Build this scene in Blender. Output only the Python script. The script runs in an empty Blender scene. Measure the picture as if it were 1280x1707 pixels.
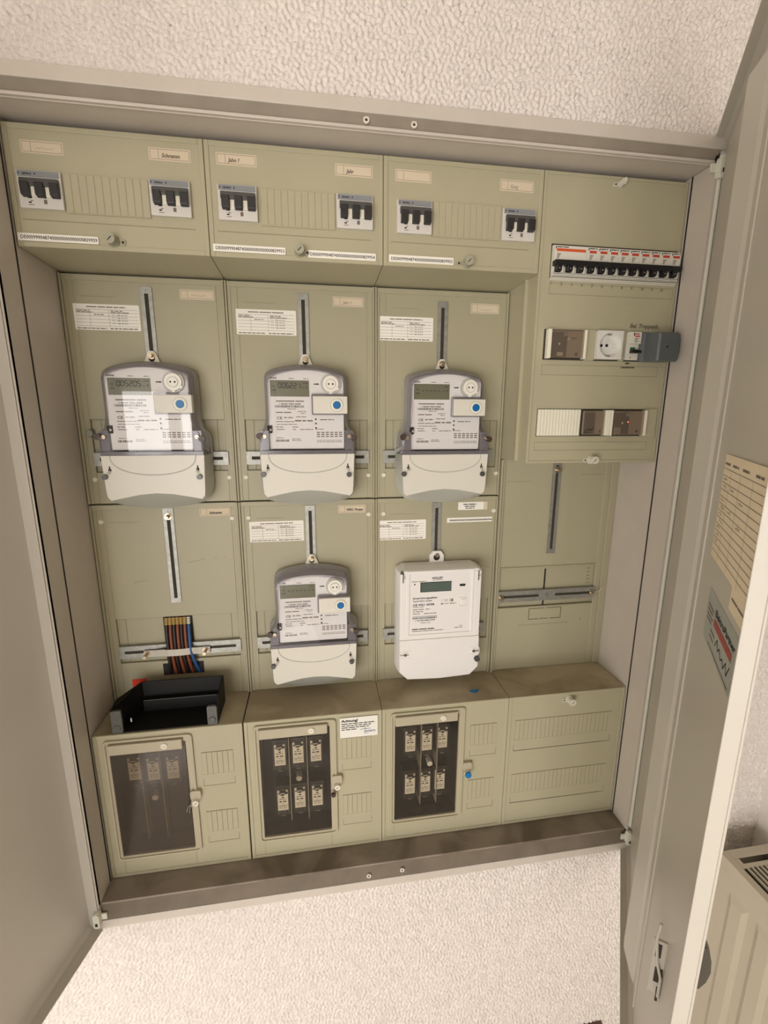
import bpy, math, random
import numpy as np
from mathutils import Matrix, Vector

random.seed(7)
S = 0.001      # everything below is written in millimetres
Z0 = 800.0     # height of the cabinet's inner floor above the room floor
BY = 96.4      # depth of the meter plates behind the cover fronts (y = 0)
SC = bpy.context.scene
COL = SC.collection

# ------------------------------------------------------------------ camera
cam_d = bpy.data.cameras.new('camera')
cam = bpy.data.objects.new('camera', cam_d)
COL.objects.link(cam)
SC.camera = cam
cam_d.sensor_fit = 'HORIZONTAL'
cam_d.sensor_width = 36.0
cam_d.lens = 36.0 * 749.24 / 1280.0
cam_d.clip_start = 0.02
cam_d.clip_end = 60
_r = Vector((0.98866, -0.150145, 0.002797))
_d = Vector((-0.028068, -0.20305, -0.978766))
_f = Vector((0.147524, 0.967588, -0.204962))
_m = Matrix((_r, -_d, -_f)).transposed().to_4x4()
_m.translation = Vector((390.38, -735.64, 826.87 + Z0)) * S
cam.matrix_world = _m

# ------------------------------------------------------------------ world, lights, exposure
world = bpy.data.worlds.new('world')
SC.world = world
world.use_nodes = True
world.node_tree.nodes['Background'].inputs[0].default_value = (1.0, 0.97, 0.95, 1)
world.node_tree.nodes['Background'].inputs[1].default_value = 0.18

def area(name, loc, target, sx, sy, energy, color):
    l = bpy.data.lights.new(name, 'AREA')
    l.shape = 'RECTANGLE'; l.size = sx * S; l.size_y = sy * S
    l.energy = energy; l.color = color
    o = bpy.data.objects.new(name, l)
    COL.objects.link(o)
    a = Vector((loc[0], loc[1], loc[2] + Z0)) * S
    b = Vector((target[0], target[1], target[2] + Z0)) * S
    o.matrix_world = Matrix.Translation(a) @ (b - a).to_track_quat('-Z', 'Y').to_matrix().to_4x4()
    return o

WARM = (1.0, 0.97, 0.935)
# daylight through the glazed door / window opposite the cabinet
area('window_light', (-700, -2990, 150), (-700, 0, 150), 1500, 1800, 66, WARM)
# added fill lamp at the windowless left-hand wall, brightens the right door
area('side_fill_light', (-1940, -2450, -50), (900, -100, 300), 1100, 1400, 42, (1.0, 0.975, 0.95))
# sunlit patch of floor below, in front and to the left of the cabinet
area('floor_bounce', (-150, -1300, -780), (300, -500, 400), 1500, 900, 5, (1.0, 0.965, 0.93))

SC.view_settings.view_transform = 'Standard'
SC.view_settings.look = 'None'
SC.view_settings.exposure = 0.0
SC.view_settings.gamma = 1.0
SC.view_settings.use_curve_mapping = False
SC.cycles.use_denoising = True
SC.cycles.max_bounces = 10
SC.cycles.transparent_max_bounces = 24
SC.cycles.caustics_reflective = False
SC.cycles.caustics_refractive = False

# ------------------------------------------------------------------ materials
def srgb(r, g, b):
    def f(c):
        c /= 255.0
        return c / 12.92 if c <= 0.04045 else ((c + 0.055) / 1.055) ** 2.4
    return (f(r), f(g), f(b), 1.0)

MATS = {}
def mat(name, rgb, rough=0.5, metal=0.0, noise=0.0, nscale=40.0, bump=0.0, bscale=400.0, spec=0.5, dirt=None, dirt_amt=0.0, dscale=6.0, rot=0):
    m = bpy.data.materials.new(name)
    m.use_nodes = True
    nt = m.node_tree
    b = nt.nodes['Principled BSDF']
    c = srgb(*rgb)
    b.inputs['Base Color'].default_value = c
    b.inputs['Roughness'].default_value = rough
    b.inputs['Metallic'].default_value = metal
    b.inputs['Specular IOR Level'].default_value = spec
    geo = nt.nodes.new('ShaderNodeNewGeometry')
    out = None
    if noise > 0:
        n = nt.nodes.new('ShaderNodeTexNoise')
        n.inputs['Scale'].default_value = nscale
        n.inputs['Detail'].default_value = 4
        nt.links.new(geo.outputs['Position'], n.inputs['Vector'])
        mr = nt.nodes.new('ShaderNodeMapRange')
        mr.inputs[1].default_value = 0.3; mr.inputs[2].default_value = 0.7
        mr.inputs[3].default_value = 1 - noise; mr.inputs[4].default_value = 1 + noise * 0.6
        nt.links.new(n.outputs[0], mr.inputs[0])
        mx = nt.nodes.new('ShaderNodeMix'); mx.data_type = 'RGBA'; mx.blend_type = 'MULTIPLY'
        mx.inputs[0].default_value = 1.0
        mx.inputs[6].default_value = c
        nt.links.new(mr.outputs[0], mx.inputs[7])
        out = mx.outputs[2]
    if dirt is not None:
        n = nt.nodes.new('ShaderNodeTexNoise')
        n.inputs['Scale'].default_value = dscale
        n.inputs['Detail'].default_value = 8
        n.inputs['Distortion'].default_value = 0.6
        nt.links.new(geo.outputs['Position'], n.inputs['Vector'])
        cr = nt.nodes.new('ShaderNodeValToRGB')
        cr.color_ramp.elements[0].position = 0.42
        cr.color_ramp.elements[0].color = (0, 0, 0, 1)
        cr.color_ramp.elements[1].position = 0.62
        cr.color_ramp.elements[1].color = (dirt_amt,) * 3 + (1,)
        nt.links.new(n.outputs[0], cr.inputs[0])
        mx = nt.nodes.new('ShaderNodeMix'); mx.data_type = 'RGBA'
        nt.links.new(cr.outputs[0], mx.inputs[0])
        if out is not None: nt.links.new(out, mx.inputs[6])
        else: mx.inputs[6].default_value = c
        mx.inputs[7].default_value = srgb(*dirt)
        out = mx.outputs[2]
    if out is not None:
        nt.links.new(out, b.inputs['Base Color'])
    if bump > 0:
        n = nt.nodes.new('ShaderNodeTexNoise')
        n.inputs['Scale'].default_value = bscale
        n.inputs['Detail'].default_value = 3
        nt.links.new(geo.outputs['Position'], n.inputs['Vector'])
        bp = nt.nodes.new('ShaderNodeBump')
        bp.inputs['Strength'].default_value = bump
        bp.inputs['Distance'].default_value = 0.001
        nt.links.new(n.outputs[0], bp.inputs['Height'])
        nt.links.new(bp.outputs[0], b.inputs['Normal'])
    MATS[name] = m
    return m

def clear(name, rgb, gloss_rough=0.04, fac=1.0, ior=1.45, haze=0.0, hazergb=(150, 145, 150)):
    """thin clear or smoky plastic: tinted see-through sheet with a fresnel sheen"""
    m = bpy.data.materials.new(name)
    m.use_nodes = True
    nt = m.node_tree
    nt.nodes.clear()
    o = nt.nodes.new('ShaderNodeOutputMaterial')
    t = nt.nodes.new('ShaderNodeBsdfTransparent'); t.inputs[0].default_value = tuple(x / 255.0 for x in rgb) + (1,)
    d = nt.nodes.new('ShaderNodeBsdfDiffuse'); d.inputs[0].default_value = srgb(*hazergb)
    g = nt.nodes.new('ShaderNodeBsdfGlossy'); g.inputs['Roughness'].default_value = gloss_rough
    mh = nt.nodes.new('ShaderNodeMixShader'); mh.inputs[0].default_value = haze
    nt.links.new(t.outputs[0], mh.inputs[1]); nt.links.new(d.outputs[0], mh.inputs[2])
    fr = nt.nodes.new('ShaderNodeFresnel')
    # the far side of a thin sheet reflects like its near side
    ge = nt.nodes.new('ShaderNodeNewGeometry')
    ex = nt.nodes.new('ShaderNodeMath'); ex.operation = 'MULTIPLY_ADD'; ex.inputs[1].default_value = -2.0; ex.inputs[2].default_value = 1.0
    nt.links.new(ge.outputs['Backfacing'], ex.inputs[0])
    pw = nt.nodes.new('ShaderNodeMath'); pw.operation = 'POWER'; pw.inputs[0].default_value = ior
    nt.links.new(ex.outputs[0], pw.inputs[1]); nt.links.new(pw.outputs[0], fr.inputs[0])
    mu = nt.nodes.new('ShaderNodeMath'); mu.operation = 'MULTIPLY'; mu.inputs[1].default_value = fac
    nt.links.new(fr.outputs[0], mu.inputs[0])
    mx = nt.nodes.new('ShaderNodeMixShader')
    nt.links.new(mu.outputs[0], mx.inputs[0])
    nt.links.new(mh.outputs[0], mx.inputs[1]); nt.links.new(g.outputs[0], mx.inputs[2])
    nt.links.new(mx.outputs[0], o.inputs[0])
    MATS[name] = m
    return m

mat('stucco', (234, 226, 219), 0.9, noise=0.06, nscale=330, bump=0.6, bscale=700, spec=0.2)
mat('room_wall', (226, 220, 212), 0.9, bump=0.4, bscale=200, spec=0.2)
mat('ceiling_paint', (205, 196, 182), 0.9, noise=0.02)
mat('floor_tile', (196, 184, 168), 0.6, noise=0.1, nscale=6)
mat('cabinet_paint', (204, 196, 186), 0.45, noise=0.03, nscale=25, bump=0.08, bscale=900)
mat('cabinet_floor', (150, 138, 126), 0.6, noise=0.06, nscale=12, dirt=(98, 86, 72), dirt_amt=0.85, dscale=9)
mat('door_paint', (202, 197, 187), 0.38, noise=0.02, nscale=8, bump=0.05, bscale=900)
mat('rebate_taupe', (150, 140, 126), 0.7, noise=0.08, nscale=30)  # upper rebate, set darker than the cabinet paint
mat('rebate_dark', (122, 111, 97), 0.8, noise=0.15, nscale=25)  # lower rebate, set darker than the upper one
mat('gasket_foam', (222, 222, 208), 0.8)
mat('gap_dark', (38, 34, 30), 0.8)
mat('cover', (180, 174, 147), 0.42, noise=0.025, nscale=9, bump=0.10, bscale=1400)
mat('cover_top', (188, 176, 150), 0.7, noise=0.10, nscale=14, dirt=(140, 124, 100), dirt_amt=0.65, dscale=8)
mat('plate', (172, 166, 140), 0.45, noise=0.03, nscale=7, bump=0.10, bscale=1400)
mat('seam', (138, 131, 104), 0.8)
mat('seam_faint', (156, 150, 122), 0.7)
mat('slot_dark', (58, 54, 44), 0.8)
mat('zinc', (170, 170, 164), 0.5, metal=0.75, noise=0.16, nscale=120, bump=0.2, bscale=300)
mat('zinc_dull', (150, 150, 142), 0.5, metal=0.6, noise=0.15, nscale=90)
mat('screw', (188, 172, 148), 0.3, metal=0.9)
mat('brass', (190, 150, 84), 0.35, metal=0.8)
mat('cap_white', (226, 222, 206), 0.5)
mat('knob', (168, 166, 146), 0.45)
mat('knob_white', (214, 210, 196), 0.45)
mat('label_paper', (218, 203, 178), 0.7)
mat('label_white', (246, 243, 234), 0.7)
mat('sticker_white', (236, 234, 226), 0.35)
mat('sticker_blue_grey', (168, 172, 168), 0.3)
mat('chart_paper', (240, 225, 198), 0.8, noise=0.03, nscale=20)
mat('ink', (38, 32, 30), 0.8)
mat('ink_soft', (120, 108, 98), 0.8)
mat('ink_pale', (170, 158, 144), 0.8)
mat('ink_blue', (40, 70, 130), 0.6)
mat('ink_red', (165, 70, 66), 0.6)
mat('pencil', (112, 104, 82), 0.8)
mat('breaker_white', (216, 212, 206), 0.4)
mat('breaker_grey', (140, 142, 146), 0.4)
mat('breaker_band', (76, 76, 74), 0.45)
mat('toggle_black', (44, 42, 44), 0.35)
mat('mcb_white', (222, 218, 206), 0.4)
mat('mcb_black', (26, 25, 28), 0.35)
mat('orange', (214, 92, 50), 0.5)
mat('red_print', (196, 70, 52), 0.5)
mat('green_print', (36, 104, 70), 0.5)
mat('socket_white', (226, 224, 218), 0.3)
mat('plug_grey', (92, 97, 98), 0.42)
mat('relay_body', (158, 144, 128), 0.35)
mat('relay_dark', (72, 62, 56), 0.35)
mat('bright_white', (238, 234, 216), 0.4)
mat('meter_face', (238, 235, 233), 0.4)
mat('meter_white', (222, 218, 207), 0.38)
mat('meter_grey', (196, 197, 188), 0.42)
mat('lcd', (118, 118, 96), 0.2)
mat('lcd_dark', (92, 94, 78), 0.2)
mat('lcd_segment', (28, 28, 22), 0.4)
mat('lcd_teal', (88, 102, 96), 0.12)
mat('port_white', (236, 232, 222), 0.3)
mat('blue_button', (0, 104, 168), 0.35)
mat('blue_seal', (20, 118, 178), 0.4)
mat('seal_grey', (86, 86, 84), 0.35, metal=0.3)
mat('seal_brown', (66, 48, 42), 0.4)
mat('seal_teal', (112, 124, 124), 0.4)
mat('wire', (190, 184, 170), 0.35, metal=0.8)
mat('black_plastic', (14, 12, 11), 0.55, spec=0.3)
mat('foot_grey', (82, 84, 80), 0.3)
mat('fuse_body', (34, 30, 28), 0.4)
mat('fuse_plate', (232, 224, 202), 0.5)
mat('fuse_well', (30, 30, 32), 0.7)
mat('fuse_divider', (150, 138, 118), 0.6)
mat('flap_tan', (182, 173, 150), 0.35)
mat('red_tag', (240, 62, 30), 0.5)
mat('cable_black', (34, 30, 30), 0.4)
mat('cable_brown', (128, 66, 40), 0.4)
mat('cable_blue', (34, 84, 140), 0.4)
mat('cable_tape', (190, 160, 92), 0.5)
mat('strap', (206, 200, 188), 0.5)
mat('radiator', (190, 181, 162), 0.35, noise=0.02)
mat('handle_dark', (66, 61, 50), 0.4)
mat('wood_brown', (96, 66, 56), 0.7)
mat('window_frame', (230, 226, 218), 0.5)
clear('clear_window', (246, 245, 247), 0.015, fac=1.3, ior=1.5, haze=0.01)
clear('clear_smoky', (200, 194, 200), 0.10, fac=1.1, ior=1.5, haze=0.20, hazergb=(158, 154, 162))
clear('clear_rim', (180, 173, 180), 0.12, fac=1.2, ior=1.5, haze=0.42, hazergb=(148, 144, 152))
clear('flap_clear', (234, 230, 224), 0.05, fac=1.0, ior=1.5, haze=0.02, hazergb=(150, 144, 136))
clear('flap_dusty', (208, 198, 184), 0.12, fac=0.9, ior=1.5, haze=0.14, hazergb=(132, 120, 110))
clear('relay_clear', (236, 228, 220), 0.06, fac=1.2, ior=1.5, haze=0.12, hazergb=(180, 166, 150))
# LED that glows red
m = mat('led_red', (255, 40, 30), 0.4)
m.node_tree.nodes['Principled BSDF'].inputs['Emission Color'].default_value = (1, 0.12, 0.08, 1)
m.node_tree.nodes['Principled BSDF'].inputs['Emission Strength'].default_value = 4

# ------------------------------------------------------------------ mesh builder
_text_cache = {}
def glyphs(s):
    if s not in _text_cache:
        cu = bpy.data.curves.new('t', 'FONT')
        cu.body = s; cu.size = 1.0; cu.resolution_u = 2
        ob = bpy.data.objects.new('t', cu)
        me = ob.to_mesh()
        vs = [tuple(v.co[:2]) for v in me.vertices]
        fs = [tuple(p.vertices) for p in me.polygons]
        ob.to_mesh_clear()
        bpy.data.objects.remove(ob); bpy.data.curves.remove(cu)
        _text_cache[s] = (vs, fs)
    return _text_cache[s]

class MB:
    def __init__(s, off=(0, 0, 0)):
        s.v = []; s.f = []; s.m = []; s.slots = []; s.sm = []; s.off = off; s.cur = 0; s.smooth = False
    def mat(s, name):
        if name not in s.slots: s.slots.append(name)
        s.cur = s.slots.index(name)
        return s
    def add(s, vs, fs):
        if not s.slots: s.mat('cover')
        o = s.off; n = len(s.v)
        s.v += [(x + o[0], y + o[1], z + o[2]) for x, y, z in vs]
        for f in fs:
            s.f.append(tuple(i + n for i in f)); s.m.append(s.cur); s.sm.append(s.smooth)
        return s
    def box(s, x0, x1, y0, y1, z0, z1):
        if x0 > x1: x0, x1 = x1, x0
        if y0 > y1: y0, y1 = y1, y0
        if z0 > z1: z0, z1 = z1, z0
        s.add([(x0, y0, z0), (x1, y0, z0), (x1, y1, z0), (x0, y1, z0), (x0, y0, z1), (x1, y0, z1), (x1, y1, z1), (x0, y1, z1)],
              [(0, 3, 2, 1), (4, 5, 6, 7), (0, 1, 5, 4), (1, 2, 6, 5), (2, 3, 7, 6), (3, 0, 4, 7)])
        return s
    def loft(s, loops, cap0=True, cap1=True, capmat=None):
        """loops of equal length, each a list of (x, y, z); the first loop is the back, the last the front (towards -y)"""
        n = len(loops[0]); vs = [p for l in loops for p in l]; fs = []
        for k in range(len(loops) - 1):
            for i in range(n):
                j = (i + 1) % n
                fs.append((k * n + i, (k + 1) * n + i, (k + 1) * n + j, k * n + j))
        s.add(vs, fs)
        sm = s.smooth; s.smooth = False
        if cap0: s.add(loops[0], [tuple(range(n))])
        if cap1:
            if capmat: s.mat(capmat)
            s.add(loops[-1], [tuple(reversed(range(n)))])
        s.smooth = sm
        return s
    def prism(s, pts, y0, y1):
        """pts (x, z) clockwise or not, extruded from y1 (back) to y0 (front)"""
        a = sum(pts[i][0] * pts[(i + 1) % len(pts)][1] - pts[(i + 1) % len(pts)][0] * pts[i][1] for i in range(len(pts)))
        if a > 0: pts = pts[::-1]
        return s.loft([[(x, y1, z) for x, z in pts], [(x, y0, z) for x, z in pts]])
    def cyl(s, c, r, h, axis='y', n=20, r2=None, rx=None):
        """cylinder from c, length h along -y (axis y), +z or +x"""
        r2 = r if r2 is None else r2
        L = []
        for k, (rr, hh) in enumerate(((r, 0), (r2, h))):
            l = []
            for i in range(n):
                a = 2 * math.pi * i / n
                u, w = rr * math.cos(a), rr * math.sin(a)
                if axis == 'y': l.append((c[0] + u, c[1] - hh, c[2] + w))
                elif axis == 'z': l.append((c[0] + u, c[1] + w, c[2] + hh))
                else: l.append((c[0] + hh, c[1] + u, c[2] + w))
            if axis in ('y',): l = l[::-1]
            if axis == 'z': l = l[::-1]
            if axis == 'x': l = l[::-1]
            L.append(l)
        sm = s.smooth; s.smooth = True
        s.loft(L)
        s.smooth = sm
        return s
    def ring(s, c, r0, r1, h, n=28):
        """flat ring standing h in front of plane y=c[1]"""
        def cir(r, y): return [(c[0] + r * math.cos(-2 * math.pi * i / n), y, c[2] + r * math.sin(-2 * math.pi * i / n)) for i in range(n)]
        s.loft([cir(r1, c[1]), cir(r1, c[1] - h), cir(r0, c[1] - h), cir(r0, c[1])], False, False)
        return s
    def tube(s, pts, r, n=8, cap=True):
        P = [Vector(p) for p in pts]; loops = []
        up = None
        for i, p in enumerate(P):
            t = (P[min(i + 1, len(P) - 1)] - P[max(i - 1, 0)]).normalized()
            if up is None:
                up = t.orthogonal().normalized()
            up = (up - t * up.dot(t)).normalized()
            b = t.cross(up)
            rr = r[i] if isinstance(r, (list, tuple)) else r
            loops.append([tuple(p + (up * math.cos(2 * math.pi * k / n) + b * math.sin(2 * math.pi * k / n)) * rr) for k in range(n)])
        sm = s.smooth; s.smooth = True
        s.loft([l[::-1] for l in loops], cap, cap)
        s.smooth = sm
        return s
    def quad(s, x0, x1, z0, z1, y):
        s.add([(x0, y, z0), (x1, y, z0), (x1, y, z1), (x0, y, z1)], [(0, 1, 2, 3)])
        return s
    def line(s, x0, z0, x1, z1, w, y):
        d = Vector((x1 - x0, z1 - z0)); L = d.length
        if L == 0: return s
        n = Vector((-d.y, d.x)) / L * w / 2
        s.add([(x0 + n.x, y, z0 + n.y), (x0 - n.x, y, z0 - n.y), (x1 - n.x, y, z1 - n.y), (x1 + n.x, y, z1 + n.y)], [(0, 1, 2, 3)])
        return s
    def stroke(s, pts, w, y):
        for a, b in zip(pts[:-1], pts[1:]): s.line(a[0], a[1], b[0], b[1], w, y)
        return s
    def text(s, t, x, z, size, y, width=None, shear=0.0, xs=1.0, rot=0.0, weight=0.035):
        vs, fs = glyphs(t)
        if not vs: return s
        w = max(v[0] for v in vs)
        k = size * xs if width is None else width / w
        c, sn = math.cos(rot), math.sin(rot)
        e = size * weight      # a heavier weight: the glyphs laid three times, slightly apart
        for q_, (ex, ez) in enumerate(((-e, 0), (e, e), (e, -e))):
            out = []
            for vx, vy in vs:
                a = vx * k + vy * size * shear; b = vy * size
                out.append((x + ex + a * c - b * sn, y - 0.01 * q_, z + ez + a * sn + b * c))
            s.add(out, fs)
        return s
    def scribble(s, x, z, w, h, y, seed, lw=0.5):
        """an illegible pen stroke line"""
        r = random.Random(seed); n = max(4, int(w / (h * 0.45))); pts = []
        for i in range(n):
            pts.append((x + w * i / (n - 1) + r.uniform(-.3, .3) * h * 0.3, z + (h * r.uniform(0.45, 1.0) if i % 2 else h * r.uniform(0, 0.35))))
        return s.stroke(pts, lw, y)
    def smallprint(s, x, z, w, h, y, seed=0, word=6.0):
        """a line of print too small to read: a row of word-length bars"""
        r = random.Random(seed + int(x * 7 + z * 13)); px = x
        while px < x + w:
            l = min(word * r.uniform(0.5, 1.4), x + w - px)
            s.quad(px, px + l, z, z + h, y); px += l + h * 0.9
        return s
    def bars(s, x, z, w, h, y, seed=3, p=1.0):
        r = random.Random(seed); px = x
        while px < x + w:
            l = r.choice((0.4, 0.7, 1.1)) * p
            s.quad(px, min(px + l, x + w), z, z + h, y); px += l + r.choice((0.35, 0.6, 0.9)) * p
        return s
    def obj(s, name, parent=None, loc=(0, 0, 0), bevel=0.0, smooth=False, segs=2):
        me = bpy.data.meshes.new(name)
        me.from_pydata([(x * S, y * S, z * S) for x, y, z in s.v], [], s.f)
        for n in s.slots: me.materials.append(MATS[n])
        me.polygons.foreach_set('material_index', s.m)
        me.polygons.foreach_set('use_smooth', [True] * len(s.f) if smooth else s.sm)
        me.update()
        o = bpy.data.objects.new(name, me)
        COL.objects.link(o)
        if parent is None:
            o.location = (loc[0] * S, loc[1] * S, (loc[2] + Z0) * S)
        else:
            o.parent = parent
            o.location = (loc[0] * S, loc[1] * S, loc[2] * S)
        if bevel:
            md = o.modifiers.new('bevel', 'BEVEL')
            md.width = bevel * S; md.segments = segs; md.limit_method = 'ANGLE'; md.angle_limit = 0.7
            md.harden_normals = False
        return o

def tag(o, label, cat, group=None):
    o['label'] = label; o['category'] = cat
    if group: o['group'] = group
    return o
def thing(name, label, cat, loc=(0, 0, 0), group=None, rotz=0.0):
    o = bpy.data.objects.new(name, None)
    o.empty_display_size = 0.02
    COL.objects.link(o)
    o.location = (loc[0] * S, loc[1] * S, (loc[2] + Z0) * S)
    o.rotation_euler = (0, 0, rotz)
    return tag(o, label, cat, group)
def struct(mb, name, loc=(0, 0, 0)):
    o = mb.obj(name, None, loc); o['kind'] = 'structure'; return o
def kids(o):
    return [c for c in o.children]
def copy_tree(o, parent=None):
    c = o.copy(); COL.objects.link(c); c.parent = parent
    for ch in kids(o): copy_tree(ch, c)
    return c
def dup(o, loc, label, group=None):
    c = copy_tree(o)
    c.location = (loc[0] * S, loc[1] * S, (loc[2] + Z0) * S)
    c['label'] = label
    if group: c['group'] = group
    return c
def inst(src, parent, loc, name=None, rot=None):
    c = src.copy(); COL.objects.link(c); c.parent = parent
    c.location = (loc[0] * S, loc[1] * S, loc[2] * S)
    if rot: c.rotation_euler = rot
    return c
def rrect(x0, x1, z0, z1, r, n=4):
    pts = []
    for cx, cz, a0 in ((x1 - r, z1 - r, 0), (x0 + r, z1 - r, 90), (x0 + r, z0 + r, 180), (x1 - r, z0 + r, 270)):
        for i in range(n + 1):
            a = math.radians(a0 + 90 * i / n)
            pts.append((cx + r * math.cos(a), cz + r * math.sin(a)))
    return pts      # counter-clockwise seen from the front
def frame_loft(mb, outer, inner, y0, y1):
    """a frame between two closed outlines (x, z lists of equal length) from y1 back to y0 front"""
    o = outer[::-1]; i = inner[::-1]
    mb.loft([[(x, y1, z) for x, z in o], [(x, y0, z) for x, z in o], [(x, y0, z) for x, z in i], [(x, y1, z) for x, z in i]], False, False)

# ------------------------------------------------------------------ the room
WY = -44.0      # plane of the stucco wall
def stucco_field(nx, nz, step, seed, lam=7.0):
    rng = np.random.default_rng(seed)
    f = rng.standard_normal((nz, nx))
    F = np.fft.fft2(f)
    kx = np.fft.fftfreq(nx, step)[None, :]; kz = np.fft.fftfreq(nz, step)[:, None]
    k = np.sqrt(kx ** 2 + kz ** 2); k0 = 1.0 / lam
    A = np.exp(-((k - k0) / (0.38 * k0)) ** 2) + 0.35 * np.exp(-((k - 2.1 * k0) / (0.5 * k0)) ** 2)
    g = np.real(np.fft.ifft2(F * A)); g /= g.std()
    g = np.tanh(g * 1.9)
    return g + 0.18 * rng.standard_normal((nz, nx))
wv = []; wf = []
def patch(x0, x1, z0, z1, step, seed, amp=2.1, coarse=False):
    nx = max(2, int((x1 - x0) / step) + 1); nz = max(2, int((z1 - z0) / step) + 1)
    X = np.linspace(x0, x1, nx); Z = np.linspace(z0, z1, nz)
    H = np.zeros((nz, nx)) if coarse else stucco_field(nx, nz, step, seed) * amp
    XX, ZZ = np.meshgrid(X, Z)
    n0 = sum(len(a) for a in wv)
    wv.append(np.stack([XX.ravel(), (WY - 0.6 - H).ravel(), ZZ.ravel()], 1))
    idx = np.arange(nx * nz).reshape(nz, nx) + n0
    wf.append(np.stack([idx[:-1, :-1].ravel(), idx[:-1, 1:].ravel(), idx[1:, 1:].ravel(), idx[1:, :-1].ravel()], 1))
patch(-140, 1180, 1230, 1560, 2.0, 1)
patch(-240, 1120, -640, -40, 2.0, 2)
patch(1010, 1320, -40, 1230, 3.0, 3)
patch(1120, 1320, -640, -40, 3.0, 4)
patch(-2000, 1320, 1560, 1800, 100, 0, coarse=True)
patch(-2000, -140, 1230, 1560, 100, 0, coarse=True)
patch(1180, 1320, 1230, 1560, 100, 0, coarse=True)
patch(-2000, -10, -40, 1230, 100, 0, coarse=True)
patch(-2000, -240, -640, -40, 100, 0, coarse=True)
patch(-2000, 1320, -800, -640, 100, 0, coarse=True)
V = np.concatenate(wv) * S; V[:, 2] += Z0 * S
F = np.concatenate(wf)
me = bpy.data.meshes.new('wall_front')
me.vertices.add(len(V)); me.vertices.foreach_set('co', V.ravel())
me.loops.add(F.size); me.loops.foreach_set('vertex_index', F.ravel().astype(np.int32))
me.polygons.add(len(F)); me.polygons.foreach_set('loop_start', np.arange(0, F.size, 4, dtype=np.int32))
me.polygons.foreach_set('use_smooth', np.ones(len(F), dtype=bool))
me.materials.append(MATS['stucco'])
me.update(calc_edges=True)
ow = bpy.data.objects.new('wall_front', me); COL.objects.link(ow); ow['kind'] = 'structure'

struct(MB().mat('floor_tile').box(-2000, 1320, -3200, 200, -900, -800), 'floor')
struct(MB().mat('ceiling_paint').box(-2000, 1320, -3200, 200, 1800, 1880), 'ceiling')
struct(MB().mat('room_wall').box(1320, 1400, -3200, 200, -800, 1800), 'wall_right')
struct(MB().mat('room_wall').box(-2080, -2000, -3200, 200, -800, 1800), 'wall_left')
wb = MB().mat('room_wall')
wb.box(-2000, -1480, -3280, -3200, -800, 1800).box(80, 1320, -3280, -3200, -800, 1800)
wb.box(-1480, 80, -3280, -3200, 1080, 1800)
struct(wb, 'wall_back')
# glazed door opposite, its bars stand before the daylight
wd = MB().mat('window_frame')
for x in (-1480, -1130, -730, -690, -330, 20): wd.box(x, x + 50, -2980, -2940, -800, 1080)
for z in (-800, -60, 1020): wd.box(-1480, 70, -2980, -2940, z, z + 60)
struct(wd, 'window_1')

# brown strip at the foot of the stucco, just showing at the lower edge of the picture
mb = MB().mat('wood_brown')
mb.box(930, 1004, WY - 9, WY - 2, -560, -531)
struct(mb, 'trim_1')

# ------------------------------------------------------------------ the cabinet
cab = thing('meter_cabinet', 'large grey steel meter cabinet set in the rough plaster wall, both doors open', 'cabinet', (0, BY, -46))
CO = (0, -BY, 46)      # cabinet-local offset so that world numbers can be used directly
def C(): return MB(CO)
C().mat('cabinet_paint').box(-14, 1014, BY + 14, BY + 20, -40, 1234).obj('back_panel', cab)
C().mat('cabinet_paint').box(-4, 0, -50, BY + 14, 0, 1205).obj('side_wall', cab)
C().mat('cabinet_paint').box(1000, 1004, -50, BY + 14, 0, 1205).obj('side_wall', cab)
C().mat('cabinet_paint').box(-4, 1004, -45, BY + 14, 1206, 1210).obj('top_wall', cab, bevel=1)
C().mat('cabinet_floor').box(-4, 1004, -44, BY + 14, -4, 0).obj('bottom_wall', cab, bevel=1)
# seams of the side liners beside the covers
for x0, x1 in ((0, 0.8), (999.2, 1000)):
    C().mat('gap_dark').box(x0, x1, -7, -4.5, 0, 1205).obj('wall_seam', cab)
# rebate with the grommets, above and below
q = C().mat('rebate_taupe'); q.add([(-4, -38, 1206), (1004, -38, 1206), (1004, -51, 1222), (-4, -51, 1222)], [(0, 3, 2, 1)]); q.obj('rebate', cab)
q = C().mat('cabinet_paint').tube([(0, -39, 1206.5), (1000, -39, 1206.5)], 1.6, 6); q.obj('rebate_edge', cab)
q = C().mat('rebate_dark'); q.add([(-4, -43, -1), (1004, -43, -1), (1004, -51, -28), (-4, -51, -28)], [(0, 3, 2, 1)]); q.obj('rebate', cab)
# light front flange all round
fr = C().mat('cabinet_paint')
fr.box(-13, 1013, -52, -44, 1221, 1238).box(-13, 1013, -52, -44, -46, -29)
fr.box(-13, 0, -51, -44, -29, 1221)
fr.obj('front_frame', cab, bevel=1.2)
fr = C().mat('cabinet_paint').box(1011, 1014, -51, -44, -29, 1221)
fr.obj('front_frame', cab, bevel=1)
C().mat('gap_dark').box(1001, 1011, -46, -44, -29, 1221).obj('frame_groove', cab)
g = C().mat('gasket_foam'); g.tube([(1007.5, -49.5, 10), (1007.5, -49.5, 1190)], 3.2, 10)
g.obj('gasket', cab)
for x, y, z in ((470, -46, 1215), (535, -46, 1215), (468, -49, -19), (532, -48.6, -17)):
    q = C().mat('cap_white').ring((x, y, z), 2.0, 4.2, 2.2, 18)
    q.mat('gap_dark').cyl((x, y, z), 2.1, 0.5, n=14)
    q.obj('grommet', cab)
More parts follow.
